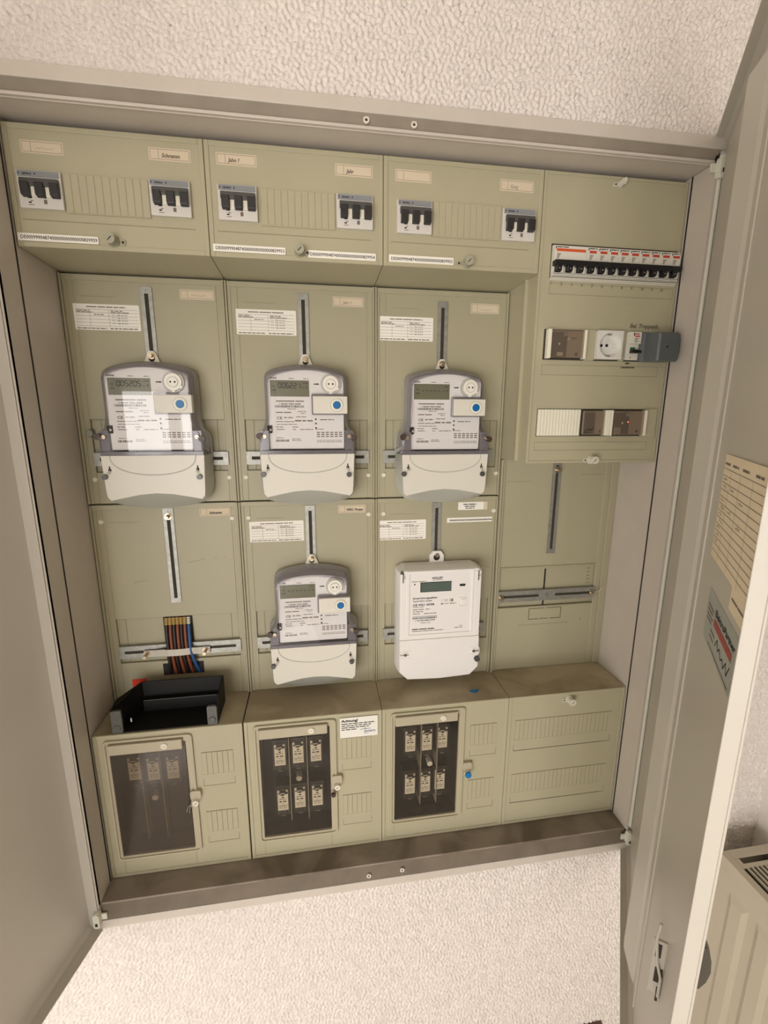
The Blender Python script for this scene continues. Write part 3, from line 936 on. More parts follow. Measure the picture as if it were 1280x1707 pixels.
def meter_plate(i, upper, lab, sx0, sx1):
    """i = field number, sx = x of the field's edges"""
    z0, z1 = (679.2, 1047) if upper else (295.5, 676.8)
    l = i * 250
    t = thing('meter_plate', lab, 'panel', (l, BY, z0), 'beige meter mounting plates')
    off = (-l, -BY, -z0)
    q = MB(off)
    rz = (734, 823) if upper else (374, 462.5)
    recess_plate(q, sx0, sx1, z0, z1, (l + 19.5, l + 236, rz[0], rz[1]))
    q.mat('plate').box(sx0, sx0 + 3.2, BY - 5, BY, z0, z1).box(sx1 - 3.2, sx1, BY - 5, BY, z0, z1)
    q.box(sx0 + 3.2, sx0 + 9, BY - 1.2, BY, z0, z1).box(sx1 - 9, sx1 - 3.2, BY - 1.2, BY, z0, z1)
    q.box(sx0, sx1, BY - 1.6, BY, z1 - 9, z1 if not upper else z1)
    q.obj('plate_body', t, bevel=0.6, segs=1)
    q = MB(off).mat('seam')
    for x in (l + 34, l + 222): q.box(x, x + 0.9, BY + 4.0, BY + 4.6, rz[0], rz[1])
    q.mat('seam_faint').box(l + 30, l + 80, BY - 0.3, BY, z1 - 32, z1 - 31.3)
    q.obj('pressed_line', t)
    cz = 722 if upper else 647.3
    caps(t, [(16.4, 0, cz - z0), (237.6, 0, cz - z0)])
    return t, off
ups = []
ed = [(1.5, 249.0), (250.0, 499), (500, 744)]
ulab = ['upper left meter plate behind the meter reading 005205', 'upper middle meter plate behind the meter reading 006221', 'upper meter plate directly left of the tall right panel']
llab = ['lower left meter plate, empty except for cut-off cables', 'lower middle meter plate with the handwritten pump label', 'lower meter plate behind the plain white meter']
def data_table(t, off, x0, x1, z0, z1, seed):
    y = BY - 0.35
    q = MB(off).mat('label_white').prism(rrect(x0, x1, z0, z1, 1.2, 2), y, BY)
    y -= 0.12
    w = x1 - x0; h = z1 - z0
    q.mat('ink_soft').smallprint(x0 + w * 0.2, z1 - 5, w * 0.6, 1.5, y, seed, 14)
    q.mat('ink_soft')
    for k in range(6): q.line(x0 + 3, z1 - 8 - 5 * k, x1 - 3, z1 - 8 - 5 * k, 0.35, y)
    for x in (x0 + w * 0.24, x0 + w * 0.53): q.line(x, z0 + 5, x, z1 - 8 - (5 if x < x0 + w * 0.3 else 0), 0.35, y)
    q.smallprint(x0 + 4, z1 - 10.6, 20, 1.3, y, seed, 9).smallprint(x0 + 4, z1 - 12.8, 24, 1.1, y, seed + 1, 9)
    q.smallprint(x0 + w * 0.56, z1 - 10.6, 18, 1.3, y, seed + 2, 7).smallprint(x0 + w * 0.56, z1 - 12.8, 28, 1.1, y, seed + 3, 9)
    q.smallprint(x0 + w * 0.3, z1 - 16.4, 16, 1.2, y, seed + 3, 4)
    for k in range(4): q.text('*1 *8 KW', x0 + w * 0.57, z1 - 17 - 4.2 * k, 2.4, y, width=24)
    q.smallprint(x0 + 3, z0 + 1.8, w * 0.45, 1.5, y, seed + 4, 6).smallprint(x0 + w * 0.53, z0 + 1.8, w * 0.42, 1.6, y, seed + 5, 7)
    o = q.obj('data_table_label', t); o['label'] = 'white printed table label'
for i in range(3):
    t, off = meter_plate(i, True, ulab[i], *ed[i]); ups.append(t)
    l = i * 250
    gx = (128, 377, 622)[i]
    guide(t, gx, 905, (1032, 1032.5, 1028.5)[i], off)
    rail(t, l + 19.6 if i != 2 else 515, l + 238.5 if i != 2 else 727.5, 746, 766.5, off)
    if i == 0: name_label(t, 179, 232.7, 1016 - 679.2, 1031 - 679.2, 0, '~', seed=21, mk='ink_pale')
    if i == 1: name_label(t, 427.5 - 250, 480.2 - 250, 1014.4 - 679.2, 1029.8 - 679.2, 0, 'Jahr 1', mk='ink_pale', wx=0.5)
    if i == 2: name_label(t, 674 - 500, 727.4 - 500, 1011.7 - 679.2, 1028.3 - 679.2, 0, '~', seed=23, mk='ink_pale')
    data_table(t, off, *[(16, 114.4, 964.5, 1003.8), (265.5, 364.4, 964.5, 1004.6), (507, 605, 961.3, 1001.4)][i], seed=i * 9)
lows = []
for i in range(3):
    t, off = meter_plate(i, False, llab[i], *ed[i]); lows.append((t, off))
    l = i * 250
    z0 = 295.5
    if i == 0:
        guide(t, 128.5, 490.7, 668.5, off, 654)
        rail(t, 20.5, 238.3, 386, 408, off)
        name_label(t, 181.8, 235.4, 652 - z0, 668 - z0, 0, 'Schramm', mk='ink', wx=0.4, size=6.5)
        MB(off).mat('gap_dark').box(92.8, 166.5, BY - 0.5, BY + 1, 344, 368).obj('cable_opening', t)
        MB(off).mat('slot_dark').box(100, 152, BY + 3.5, BY + 4.4, 374, 461).obj('cable_opening', t)
    if i == 1:
        guide(t, 377.8, 560, 667.5, off)
        rail(t, 269.5, 484.5, 388.4, 408.7, off)
        nl = name_label(t, 430 - 250, 481.3 - 250, 651 - z0, 666 - z0, 0, 'WEG. Pumpe', mk='ink', wx=0.3, size=6.2)
        nl['label'] = 'tan label with bold handwriting WEG. Pumpe'
        data_table(t, off, 266.6, 365, 600.2, 639.2, 40)
    if i == 2:
        guide(t, 620.8, 548, 666.5, off)
        rail(t, 515.4, 728, 388.7, 409, off)
        q = MB(off).mat('label_paper').prism(rrect(674, 723.8, 650, 665.6, 1.2, 2), BY - 0.2, BY)
        q.mat('label_white').prism(rrect(664, 716, 650.5, 666, 1.5, 3), BY - 0.5, BY - 0.2)
        q.mat('ink').smallprint(674, 660.5, 28, 1.8, BY - 0.62, 3, 12).smallprint(677, 656.5, 22, 1.6, BY - 0.62, 5, 8).smallprint(679, 652.8, 18, 1.6, BY - 0.62, 6, 8)
        q.obj('name_label', t)
        q = MB(off).mat('label_white').box(642.5, 739.2, BY - 0.4, BY, 625.7, 635)
        q.mat('ink').text(NB + '839960', 647, 628.3, 4.6, BY - 0.55, width=90)
        o = q.obj('number_label', t); o['label'] = 'thin white number strip label'
        data_table(t, off, 504.5, 600, 594.8, 633.7, 60)
q = MB(lows[0][1]).mat('seam')
for a_ in ((152, 566, 185, 572), (200, 573, 206, 573.6), (218, 574, 222, 574.4), (58, 532, 80, 536)): q.line(a_[0], a_[1], a_[2], a_[3], 0.7, BY - 0.25)
q.obj('scratch', lows[0][0])
# a bolt left over in the first recess
t = ups[0]
MB((0, -BY, -679.2)).mat('zinc_dull').cyl((18, BY - 1, 800.5), 6.4, 5, n=18, r2=5.6).obj('loose_bolt', t)

# plate of the fourth, empty field
t4 = thing('meter_plate', 'empty beige plate under the tall right cover, bare rail and upright guide', 'panel', (746, BY, 295.5), 'beige meter mounting plates')
off = (-746, -BY, -295.5)
q = MB(off)
recess_plate(q, 746, 999.5, 295.5, 748, (756, 972, 438, 524.5))
q.mat('plate').box(746, 749.5, BY - 9, BY, 295.5, 749).box(749.5, 757, BY - 3.5, BY, 295.5, 749)
q.box(985, 999.5, BY - 3, BY, 295.5, 748)
q.box(757, 972, BY - 2.2, BY + 1, 524.5, 527).box(757, 972, BY - 2.2, BY + 1, 436, 438.5)
q.obj('plate_body', t4, bevel=0.8, segs=1)
guide(t4, 865.5, 554, 746, off, 727)
rail(t4, 755.3, 972.8, 452.5, 473.8, off, (762, 966))
q = MB(off).mat('gap_dark').box(858.6, 861.6, BY + 3.6, BY + 4.6, 438.5, 518.5)
q.obj('slit', t4)
q = MB(off).mat('slot_dark')
for a in ((827.8, 863, 432, 433), (866, 901, 432, 433), (827.8, 850, 408, 409), (853, 872, 408, 409), (876, 901, 408, 409), (827.8, 828.8, 409, 432), (900, 901, 409, 432)):
    q.box(a[0], a[1], BY - 0.3, BY, a[2], a[3])
q.obj('knockout_outline', t4)
q = MB(off).mat('seam')
for a in ((762, 812, 704, 704.7), (920, 968, 716, 716.7), (806, 920, 396, 396.6)): q.box(a[0], a[1], BY - 0.3, BY, a[2], a[3])
for k in range(5): q.box(956 + 0, 962, BY + 4, BY + 4.7, 482 + 8 * k, 484 + 8 * k)
q.cyl((948, BY, 402), 1.6, 0.4, n=10)
q.obj('pressed_line', t4)
q = MB(off).mat('wire').tube([(968, BY - 8, 466), (975, BY - 16, 470), (979, BY - 18, 478)], 0.9, 6)
q.obj('wire_end', t4)

# ------------------------------------------------------------------ the smart meters
def meter_outline(w, top, fl, flz):
    """upper half outline, (x, z), starting bottom left, clockwise seen from the front"""
    pts = [(-fl, 0), (-fl, flz * 0.55), (-fl + 2.5, flz * 0.8), (-(w + 4), flz), (-w - 1, flz + 12), (-w, flz + 26)]
    r = 9
    zc = top - 13
    pts += [(-w, zc - r), (-w + r * 0.3, zc - r * 0.3 + 1.5), (-w + r, zc + 2.5)]
    for k in range(-4, 5):
        x = (w - r) * k / 4.6
        pts.append((x, top - (x / (w - r)) ** 2 * 10.0))
    pts += [(w - r, zc + 2.5), (w - r * 0.3, zc - r * 0.3 + 1.5), (w, zc - r)]
    pts += [(w, flz + 26), (w + 1, flz + 12), (w + 4, flz), (fl - 2.5, flz * 0.8), (fl, flz * 0.55), (fl, 0)]
    return pts
def at(pts, y, dz=0): return [(x, y, z + dz) for x, z in pts]
def make_meter():
    t = thing('electricity_meter', 'x', 'meter', (378, BY, 678), 'rounded grey electronic meters')
    O = (0, 0, 88)       # z = 0 at the seam, thing base 88 below
    FY = -46.0
    # light grey base that hangs on the plate
    b0 = meter_outline(70, 150, 85, 44)
    q = MB(O).mat('meter_grey')
    q.loft([at(b0, -5.2), at([(x * 0.99, z) for x, z in b0], -10)])
    q.obj('base', t, bevel=0.8)
    # hanging lug
    q = MB(O).mat('bright_white')
    q.loft([[(-14, -2.6, 146), (-6, -2.6, 165), (-3, -2.6, 168), (3, -2.6, 168), (6, -2.6, 165), (14, -2.6, 146)],
            [(-14, -6, 146), (-6, -6, 165), (-3, -6, 168), (3, -6, 168), (6, -6, 165), (14, -6, 146)]])
    q.mat('gap_dark').cyl((0, -6, 156), 5, 0.4, n=16)
    q.mat('screw').cyl((0, -6, 160), 5.4, 1.4, n=18).cyl((0, -7, 160), 3.2, 8, n=12)
    q.obj('hanging_lug', t)
    # white inner works with the printed face
    fc = [(-62, 9), (-63, 11)] + [(-63, 126), (-60, 130)] + [(x, 139 - (x / 60.0) ** 2 * 7.5) for x in (-45, -30, -15, 0, 15, 30, 45)] + [(60, 131), (62.5, 128), (62.5, 11), (61, 9)]
    q = MB(O).mat('meter_face').prism(fc, -40, -9)
    face = q.obj('face_plate', t, bevel=0.8)
    y = -40.15
    q = MB(O).mat('lcd').box(-58.5, 5.3, -40.3, -39, 95.8, 121.9)
    q.mat('lcd_dark').box(-58.5, 5.3, -40.6, -39, 120.9, 121.9).box(-58.5, -57.5, -40.6, -39, 95.8, 121.9)
    q.obj('display', t)
    q = MB(O).mat('ink').text('ISKRA', -60, 124.3, 3.9, y, width=12.5)
    q.mat('ink_soft').smallprint(-28, 124.5, 9, 1.1, y, 3, 9).smallprint(-4, 124.5, 8, 1.0, y, 6, 8)
    q.smallprint(-50, 87.5, 46, 1.7, y, 5, 30)
    q.mat('ink').text('1 ISK00 7064 5008', -46, 82.6, 3.2, y, width=36).bars(-52, 77.8, 48, 3.6, y, 4, 1.2)
    q.mat('ink_soft').smallprint(-32, 75, 14, 1, y, 7, 10)
    q.text('CE', -50, 58.6, 6.2, y, width=8.6)
    for (x, z, w, h) in ((-51, 69, 26, 1.6), (-15, 71, 14, 1), (-10, 68, 8, 1), (-38, 60.4, 16, 1.6), (-18, 62, 17, 1.2), (-51, 54, 30, 1.2), (-20, 55, 30, 2.2), (-50, 49.5, 33, 1), (-52, 45, 13, 1.2),
                       (-25, 45, 10, 1.2), (-51, 41, 14, 1.2), (-24, 41, 5, 1.2), (-12, 41, 22, 1.2), (22, 57.2, 24, 1.5), (14, 41.5, 14, 1), (-52, 27, 12, 1), (-26, 25, 14, 1), (-26, 22.6, 16, 1)):
        q.smallprint(x, z, w, h, y, 3, 9)
    q.mat('ink').bars(-53, 21, 22, 3.6, y, 9, 0.9)
    q.mat('ink_soft')
    for r_ in range(3):
        for c_ in range(6): q.quad(16 + c_ * 7.6, 16 + c_ * 7.6 + 5.4, 35.6 - r_ * 3.4, 37.4 - r_ * 3.4, y)
    for r_ in range(2): q.smallprint(16, 22.5 - 2.6 * r_, 43, 0.9, y, r_, 5)
    q.mat('ink')
    q.line(21, 116.5, 13, 116.5, 0.9, y); q.add([(12, y, 116.5), (16.5, y, 115.1), (16.5, y, 117.9)], [(0, 1, 2)])
    q.quad(17.5, 21.5, 115.4, 117.6, y)
    for z in (58.7, 51.5, 44.1): q.cyl((15, -40, z), 1.5, 0.4, n=12)
    q.obj('printed_face', t)
    # optical port: smoky dish, white bayonet ring, two pins
    q = MB(O).mat('meter_grey').ring((41, -40, 116.5), 13.5, 16.5, 5, 32)
    q.mat('port_white').cyl((41, -40, 116.5), 13.6, 7.5, n=32, r2=13.2)
    q.prism([(38, 101), (44, 101), (43, 104), (39, 104)], -47, -41).prism([(52.5, 106), (55.5, 108.5), (53, 111), (50, 108)], -47, -41)
    q.mat('meter_grey').ring((41, -47.5, 116.5), 7.6, 8.6, 0.6, 24)
    q.mat('port_white').cyl((41, -47.5, 116.5), 7.4, 1.2, n=24)
    q.mat('gap_dark').cyl((37.6, -48.7, 116.4), 1.5, 0.3, n=12).cyl((44.4, -48.7, 116.4), 1.5, 0.3, n=12)
    q.obj('optical_port', t)
    # push-button block that stands through the cover
    q = MB(O).mat('clear_rim').box(8.5, 67, -46, -38, 65.8, 100.5)
    q.obj('button_frame', t, bevel=2)
    q = MB(O).mat('meter_white').box(11, 68.5, -52, -40, 68, 96.6)
    q.obj('button_block', t, bevel=1.2)
    q = MB(O).mat('meter_grey').ring((50.5, -52, 82), 7.6, 11, 0.8, 28)
    q.mat('bright_white').ring((50.5, -52, 82), 6.6, 9.6, 1.2, 28)
    q.mat('blue_button').cyl((50.5, -52, 82), 6.7, 2.4, n=26, r2=6.3)
    q.obj('blue_button', t)
    q = MB(O).mat('gap_dark').box(-66, -58.5, -44, -39.5, 35.5, 48)
    q.mat('meter_grey').cyl((-60.5, -44, 41), 1.8, 0.5, n=10)
    q.obj('side_clip', t, bevel=0.8)
    # smoky transparent housing: sides as a shell, front as a clearer window
    o1 = meter_outline(70.5, 151, 84, 44)
    o2 = meter_outline(69.0, 149, 82, 44)
    o3 = meter_outline(66.5, 144, 80, 44)
    o4 = meter_outline(64.5, 141, 79, 44)
    q = MB(O).mat('clear_smoky'); q.smooth = True
    q.loft([at(o1, -10.2), at(o2, -30)], False, False)
    q.mat('clear_rim').loft([at(o2, -30), at(o3, -42), at(o4, -45.5)], False, False)
    # flat rim left and right of the face plate and above it
    inner = meter_outline(62.5, 138, 76, 44)
    q.mat('clear_rim').loft([at(o4, -45.5), at([(x, max(z, 6)) for x, z in inner], -46.2)], False, False)
    q.smooth = False
    q.obj('clear_housing', t)
    # window sheet
    wv_ = [(-62.5, 7)] + [(-62.5, 126), (-59, 130)] + [(x, 138 - (x / 60.0) ** 2 * 7.5) for x in (-45, -30, -15, 0, 15, 30, 45)] + [(59, 131), (62.5, 127), (62.5, 7)]
    q = MB(O).mat('clear_window').add([(x, -46.4, z) for x, z in wv_], [tuple(reversed(range(len(wv_))))])
    q.obj('window', t)
    q = MB(O).mat('clear_rim')
    for s_ in (-1, 1):
        q.box(s_ * 63.5, s_ * 78, -45.8, -45.0, 7, 40)
    q.box(-79, 79, -46.5, -30, 0.6, 6.5)
    q.mat('gap_dark').box(-60, 60, -43, -41, 7.2, 8.4)
    q.obj('lower_rim', t, bevel=0.6)
    # screws with seals on the flanks
    for s_ in (-1, 1):
        q = MB(O).mat('screw').cyl((s_ * 71, -46, 30), 3.2, 3, n=14)
        q.mat('wire').tube([(s_ * 71, -49, 30), (s_ * 74, -51, 27), (s_ * 77, -51, 29)], 0.6, 6)
        q.mat('seal_brown').cyl((s_ * 79, -47, 29 - 2 * s_), 5.2, 4.5, n=18)
        q.obj('seal', t)
    # terminal cover
    back = [(-85, 0), (85, 0), (84, -56), (80, -70), (72, -79), (50, -84), (25, -86.5), (0, -88), (-25, -86.5), (-50, -84), (-72, -79), (-80, -70), (-84, -56)]
    mid = [(-82, 0), (82, 0), (81, -56), (79, -71), (71, -81), (50, -86.5), (25, -89.5), (0, -90.5), (-25, -89.5), (-50, -86.5), (-71, -81), (-79, -71), (-81, -56)]
    front = [(-79.5, 0), (79.5, 0), (77, -58), (76, -68), (71, -73.5), (52, -69.5), (26, -64.5), (0, -62.5), (-26, -64.5), (-52, -69.5), (-71, -73.5), (-76, -68), (-77, -58)]
    fr0 = [(x * 1.006, z * 1.004) for x, z in front]
    q = MB(O).mat('meter_grey'); q.smooth = True
    q.loft([at(back, -5.2), at(mid, -29), at(fr0, -44.5), at(front, -46)], True, True, 'meter_white')
    q.obj('terminal_cover', t)
    q = MB(O).mat('meter_grey')
    arc = []
    for k in range(25):
        a = math.pi * k / 24
        arc.append((66 * math.cos(a), -46.2, -32 * math.sin(a) ** 0.8))
    q.tube(arc, 0.9, 6)
    q.obj('curved_groove', t)
    for s_ in (-1, 1):
        q = MB(O).mat('gap_dark').cyl((s_ * 68, -46, -23), 2.4, 0.4, n=12).box(s_ * 68 - 0.9, s_ * 68 + 0.9, -46.4, -46, -22, -17)
        q.mat('wire').tube([(s_ * 68, -47, -22), (s_ * 66, -50, -26), (s_ * 69, -51, -30), (s_ * 70, -50, -27), (s_ * 67, -49, -24)], 0.55, 6)
        q.mat('seal_grey').cyl((s_ * 70 - (6 if s_ < 0 else 0), -46.5, -36 + (2 if s_ < 0 else 0)), 4.6, 4.2, n=18, r2=4.2)
        q.obj('seal', t)
    return t
SEG = {'0': 'abcdef', '1': 'bc', '2': 'abged', '5': 'afgcd', '6': 'afgedc', 'L': 'def'}
def lcd_digits(parent, s, x, z, h, y, w=None, gap=None, mm='lcd_segment', O=(0, 0, 88)):
    q = MB(O).mat(mm)
    w = h * 0.5 if w is None else w; gap = w * 0.45 if gap is None else gap; b = h * 0.17
    for ch in s:
        if ch in SEG:
            for c in SEG[ch]:
                a = {'a': (0.15, 1, .85, 1), 'g': (.15, .5, .85, .5), 'd': (.15, 0, .85, 0), 'f': (0, .55, 0, .95), 'b': (1, .55, 1, .95), 'e': (0, .05, 0, .45), 'c': (1, .05, 1, .45)}[c]
                q.line(x + a[0] * w, z + a[1] * h, x + a[2] * w, z + a[3] * h, b, y)
        x += w + gap
    return q
M0 = make_meter()
def place_meter(first, cx, zs, lab, digits, bright, tail=None, port=None):
    if first: t = M0; t.location = (cx * S, BY * S, (zs - 88 + Z0) * S); t['label'] = lab
    else: t = dup(M0, (cx, BY, zs - 88), lab)
    return t
mspec = [(128.3, 765.6, 'upper left rounded meter, display reads 005205', '005205'),
         (378.0, 765.6, 'upper middle rounded meter, display reads 006221', '006221'),
         (622.0, 762.8, 'upper right rounded meter beside the tall right panel, faint display', ''),
         (378.2, 406.0, 'lower middle rounded meter with an unreadable dark display', '')]
MT = []
for k, (cx, zs, lab, dg) in enumerate(mspec): MT.append(place_meter(k == 0, cx, zs, lab, dg, 0))
for k, (cx, zs, lab, dg) in enumerate(mspec):
    q = lcd_digits(MT[k], dg, -45, 109.5, 8.2, -40.75, 4.4, 1.8)
    q.mat('lcd_segment')
    y = -40.75
    q.quad(-55, -50, 112, 113, y).quad(-55, -49, 105.5, 106.5, y).quad(-7, -3, 109.8, 110.6, y).quad(-5, 3, 117, 118, y).quad(0, 1.6, 109.5, 112.5, y)
    if not dg:
        for c_ in range(5): q.quad(-44 + 7 * c_, -40.5 + 7 * c_, 110, 111.2, y)
    q.obj('display_digits', MT[k])

# ------------------------------------------------------------------ the white meter
tw = thing('electricity_meter', 'plain white two-way meter with small teal display, lower right of the meters', 'meter', (621.5, BY, 314))
O = (0, 0, 88)
def hull(w, top, c, bot, cb, y):
    return [(-w, y, -bot + cb), (-w, y, top - c * 0.5), (-w + c, y, top), (w - c, y, top), (w, y, top - c * 0.5), (w, y, -bot + cb), (w - cb, y, -bot), (0, y, -bot - 3), (-w + cb, y, -bot)]
q = MB(O).mat('meter_face')
q.loft([hull(83, 147, 14, 83, 16, -5.2), hull(83, 147, 14, 83, 16, -26), hull(80.5, 144.5, 9, 82, 16, -42), hull(79, 143, 8, 80, 16, -46)])
q.obj('case', tw, bevel=1.2)
q = MB(O).mat('meter_face')
q.loft([[(-14, -2.6, 146), (-15, -2.6, 160), (-8, -2.6, 169), (8, -2.6, 169), (14, -2.6, 160), (14, -2.6, 146)], [(-14, -9, 146), (-15, -9, 160), (-8, -9, 169), (8, -9, 169), (14, -9, 160), (14, -9, 146)]])
q.mat('gap_dark').cyl((-0.5, -9, 156.5), 6.4, 0.5, n=18)
q.mat('screw').cyl((0.3, -9, 160.5), 4.8, 3, n=14, r2=3.6)
q.obj('hanging_lug', tw, bevel=0.6)
q = MB(O).mat('meter_face')
frame_loft(q, rrect(-68, 65, 9, 143, 2), rrect(-62, 61, 13.5, 137.5, 1), -47.8, -45.6)
q.box(-80, -69.5, -47, -45.6, 5, 138).box(67, 79, -47, -45.6, 5, 138)
q.obj('front_frame', tw, bevel=0.5)
q = MB(O).mat('meter_face')
cf = [(-79.6, 2.6), (79.6, 2.6), (79.6, -64), (63.5, -80.5), (0, -83.4), (-63.5, -80.5), (-79.6, -64)]
q.loft([at(cf, -44), at(cf, -47.2)])
q.obj('terminal_cover', tw, bevel=1)
q = MB(O).mat('strap').box(-79, 79, -46.6, -45.8, 2.8, 3.4); q.obj('cover_joint', tw)
y = -46.25
q = MB(O).mat('gap_dark').box(-41, 20, -46.3, -45, 100, 120)
q.mat('lcd_teal').box(-39.5, 20, -46.5, -45, 101.3, 119)
q.obj('display', tw)
q = MB(O).mat('ink').text('HOLLEY', -18.5, 125.2, 6.4, y, width=21)
q.mat('ink_soft').smallprint(-17, 122.6, 20, 0.9, y, 2, 3).smallprint(-58, 121.3, 29, 1.2, y, 2, 12)
q.mat('gap_dark').cyl((-52, -46, 116.5), 1.5, 0.4, n=10).prism(rrect(36, 48, 108.4, 113, 2.2), -46.4, -45.8)
q.mat('ink').text('Zweirichtungszähler', -55.5, 86.6, 4.6, y, width=48)
q.mat('ink_soft').text('Typ:DTZ541-ZDBA', -55.5, 80.8, 4.0, y, width=38)
q.mat('ink').text('CE M21 0598', -55.5, 72.6, 5.6, y, width=42)
q.mat('ink_soft').smallprint(-55.5, 69.6, 22, 1.0, y, 5, 20)
for (x, z, w) in ((-55, 64.5, 22), (-30, 64.5, 9), (-55, 60, 20), (-55, 55.6, 14), (-33, 55.6, 26)): q.smallprint(x, z, w, 1.4, y, 4, 8)
q.smallprint(-55, 50.2, 48, 0.9, y, 5, 30)
q.mat('ink').bars(-55, 45.6, 48, 3.4, y, 6, 1.0).text('1 HLY02 0000 9399', -51, 41.2, 3.6, y, width=40)
q.mat('ink_soft').text('7331112', -39, 36.2, 3.6, y, width=18)
q.mat('ink').smallprint(-56, 23.6, 44, 1.8, y, 5, 16)
q.mat('ink_soft').smallprint(-56, 19.8, 63, 1.2, y, 8, 20).smallprint(39, 26, 6, 1.2, y, 5, 6).smallprint(29, 22.6, 16, 1.2, y, 5, 8)
for (x, z) in ((9, 80), (12.5, 81), (17.5, 81)): q.line(x, z - 3, x, z + 2.5, 0.5, y)
q.stroke([(2, 84), (2, 78)], 0.5, y).stroke([(6, 84), (8, 80), (10, 83), (12, 80)], 0.5, y).stroke([(18, 78.5), (18, 84), (24, 84), (24, 78.5), (18, 78.5)], 0.5, y)
q.quad(20, 24, 79, 83, y).smallprint(0, 73, 8, 2.4, y, 2, 4).smallprint(10, 73.6, 6, 1.4, y, 2, 4).smallprint(18, 73.6, 12, 1.4, y, 2, 8)
q.obj('printed_face', tw)
q = MB(O).mat('meter_face')
frame_loft(q, rrect(34.5, 52.5, 67, 85.5, 3), rrect(36, 51, 68.5, 84, 2.5), -47.2, -45.8)
q.prism(rrect(39.5, 50, 70, 82, 3), -47.8, -45.8)
q.obj('push_button', tw, bevel=0.4)
for (x, z, dx) in ((-74.5, 131, 1), (73.5, 129, -1)):
    q = MB(O).mat('gap_dark').box(x - 0.9, x + 0.9, -47.3, -46.6, z - 10, z + 10)
    q.mat('wire').tube([(x, -48, z + 4), (x + 2.6 * dx, -50, z + 1), (x, -51, z - 3), (x - 2 * dx, -50, z), (x + dx, -49, z + 5)], 0.6, 6)
    if dx > 0: q.mat('seal_grey').prism([(x - 6, z + 8), (x - 1, z + 8), (x - 1.5, z + 14), (x - 4, z + 14)], -49, -46.6)
    else: q.mat('wire').tube([(x, -47, z + 8), (x + 8, -47, z + 15), (x + 21, -47, z + 16)], 0.7, 6)
    q.obj('seal', tw)
for (x, z, dx) in ((-69, -27.5, 1), (70, -29.5, -1)):
    q = MB(O).mat('meter_face')
    frame_loft(q, rrect(x - 11, x + 12, z - 8.5, z + 8.5, 4), rrect(x - 9.6, x + 10.6, z - 7, z + 7, 3.4), -48, -46.8)
    q.cyl((x, -47.2, z), 5.4, 1.6, n=18)
    q.mat('gap_dark').cyl((x, -48.8, z), 3, 0.4, n=14)
    q.mat('wire').tube([(x, -49.4, z), (x - 5 * dx, -50, z + 0.6), (x - 10 * dx, -49, z)], 0.7, 6).tube([(x - 2, -49.6, z - 2), (x + 2, -50.5, z + 1), (x + 6, -50, z)], 0.7, 6)
    if dx < 0: q.mat('seal_grey').cyl((77, -47.4, -46), 6, 4.6, n=20, r2=5.6)
    q.obj('seal', tw)

# ------------------------------------------------------------------ cables cut off behind a white strap
cx0 = [108.5, 115, 121.5, 128, 134.5, 141, 148]
cols = ['cable_black', 'cable_brown', 'cable_black', 'cable_brown', 'cable_black', 'cable_brown', 'cable_blue']
names = ['black', 'brown', 'black', 'brown', 'black', 'brown', 'blue']
clab = ['leftmost cable, black, of the cable bundle under the white strap', 'brown cable second from the left in the bundle', 'black cable third from the left in the bundle',
        'brown cable in the very middle of the bundle', 'black cable third from the right in the bundle', 'brown cable next to the blue one', 'blue cable at the right side of the bundle']
for k, (x, c) in enumerate(zip(cx0, cols)):
    ex = (-2, 0, 1, 2, 2, 4, 9)[k]
    path = [(x - 2, BY + 1, 461), (x - 1.6, BY - 2, 450), (x - 1, BY - 7, 430), (x - 0.4, BY - 9, 408), (x, BY - 9, 396), (x + ex * 0.2, BY - 9, 385), (x + ex * 0.6, BY - 6, 368), (x + ex, BY - 1, 352), (x + ex * 1.2, BY + 1, 346)]
    t = thing('cable', clab[k], 'cable', (x, BY, 346), 'cables in the empty meter place')
    o_ = (-x, -BY, -346)
    MB(o_).mat(c).tube(path, 3.0, 10).obj('insulation', t)
    q = MB(o_).mat('cable_tape' if c != 'cable_blue' else 'cap_white')
    for j in range(4): 
        f = j / 4.0
        q.tube([(x - 1.95 + 0.4 * f, BY + 0.6 - 3.6 * f, 460 - 13 * f), (x - 1.9 + 0.4 * f, BY - 0.2 - 3.6 * f, 457.6 - 13 * f)], 3.3, 10)
    q.obj('tape_bands', t)
t = thing('cable_clamp', 'white plastic strap screwed over the seven cables on the rail', 'clamp', (122, BY, 386))
o_ = (-122, -BY, -386)
q = MB(o_).mat('strap')
xs = [64, 84, 98, 108, 122, 136, 150, 160, 182]
ys = [BY - 7, BY - 8, BY - 11, BY - 13.5, BY - 14, BY - 13.5, BY - 11, BY - 8, BY - 7]
vs = []; n = len(xs)
for x, y_ in zip(xs, ys):
    zz_ = 388 + (2.4 if 84 < x < 160 else 0.6); vs += [(x, y_, zz_ - 1), (x, y_, zz_ + 12), (x, y_ + 1.6, zz_ + 12), (x, y_ + 1.6, zz_ - 1)]
fs = []
for k in range(n - 1):
    a = 4 * k; b = a + 4
    fs += [(a, b, b + 1, a + 1), (a + 1, b + 1, b + 2, a + 2), (a + 2, b + 2, b + 3, a + 3), (a + 3, b + 3, b, a)]
fs += [(0, 1, 2, 3), (4 * n - 1, 4 * n - 2, 4 * n - 3, 4 * n - 4)]
q.add(vs, fs); q.obj('strap_band', t)
for x in (69, 174):
    MB(o_).mat('screw').cyl((x, BY - 7, 394), 5.6, 1.4, n=18).cyl((x, BY - 8.4, 393), 3.2, 12, n=12).obj('strap_screw', t)

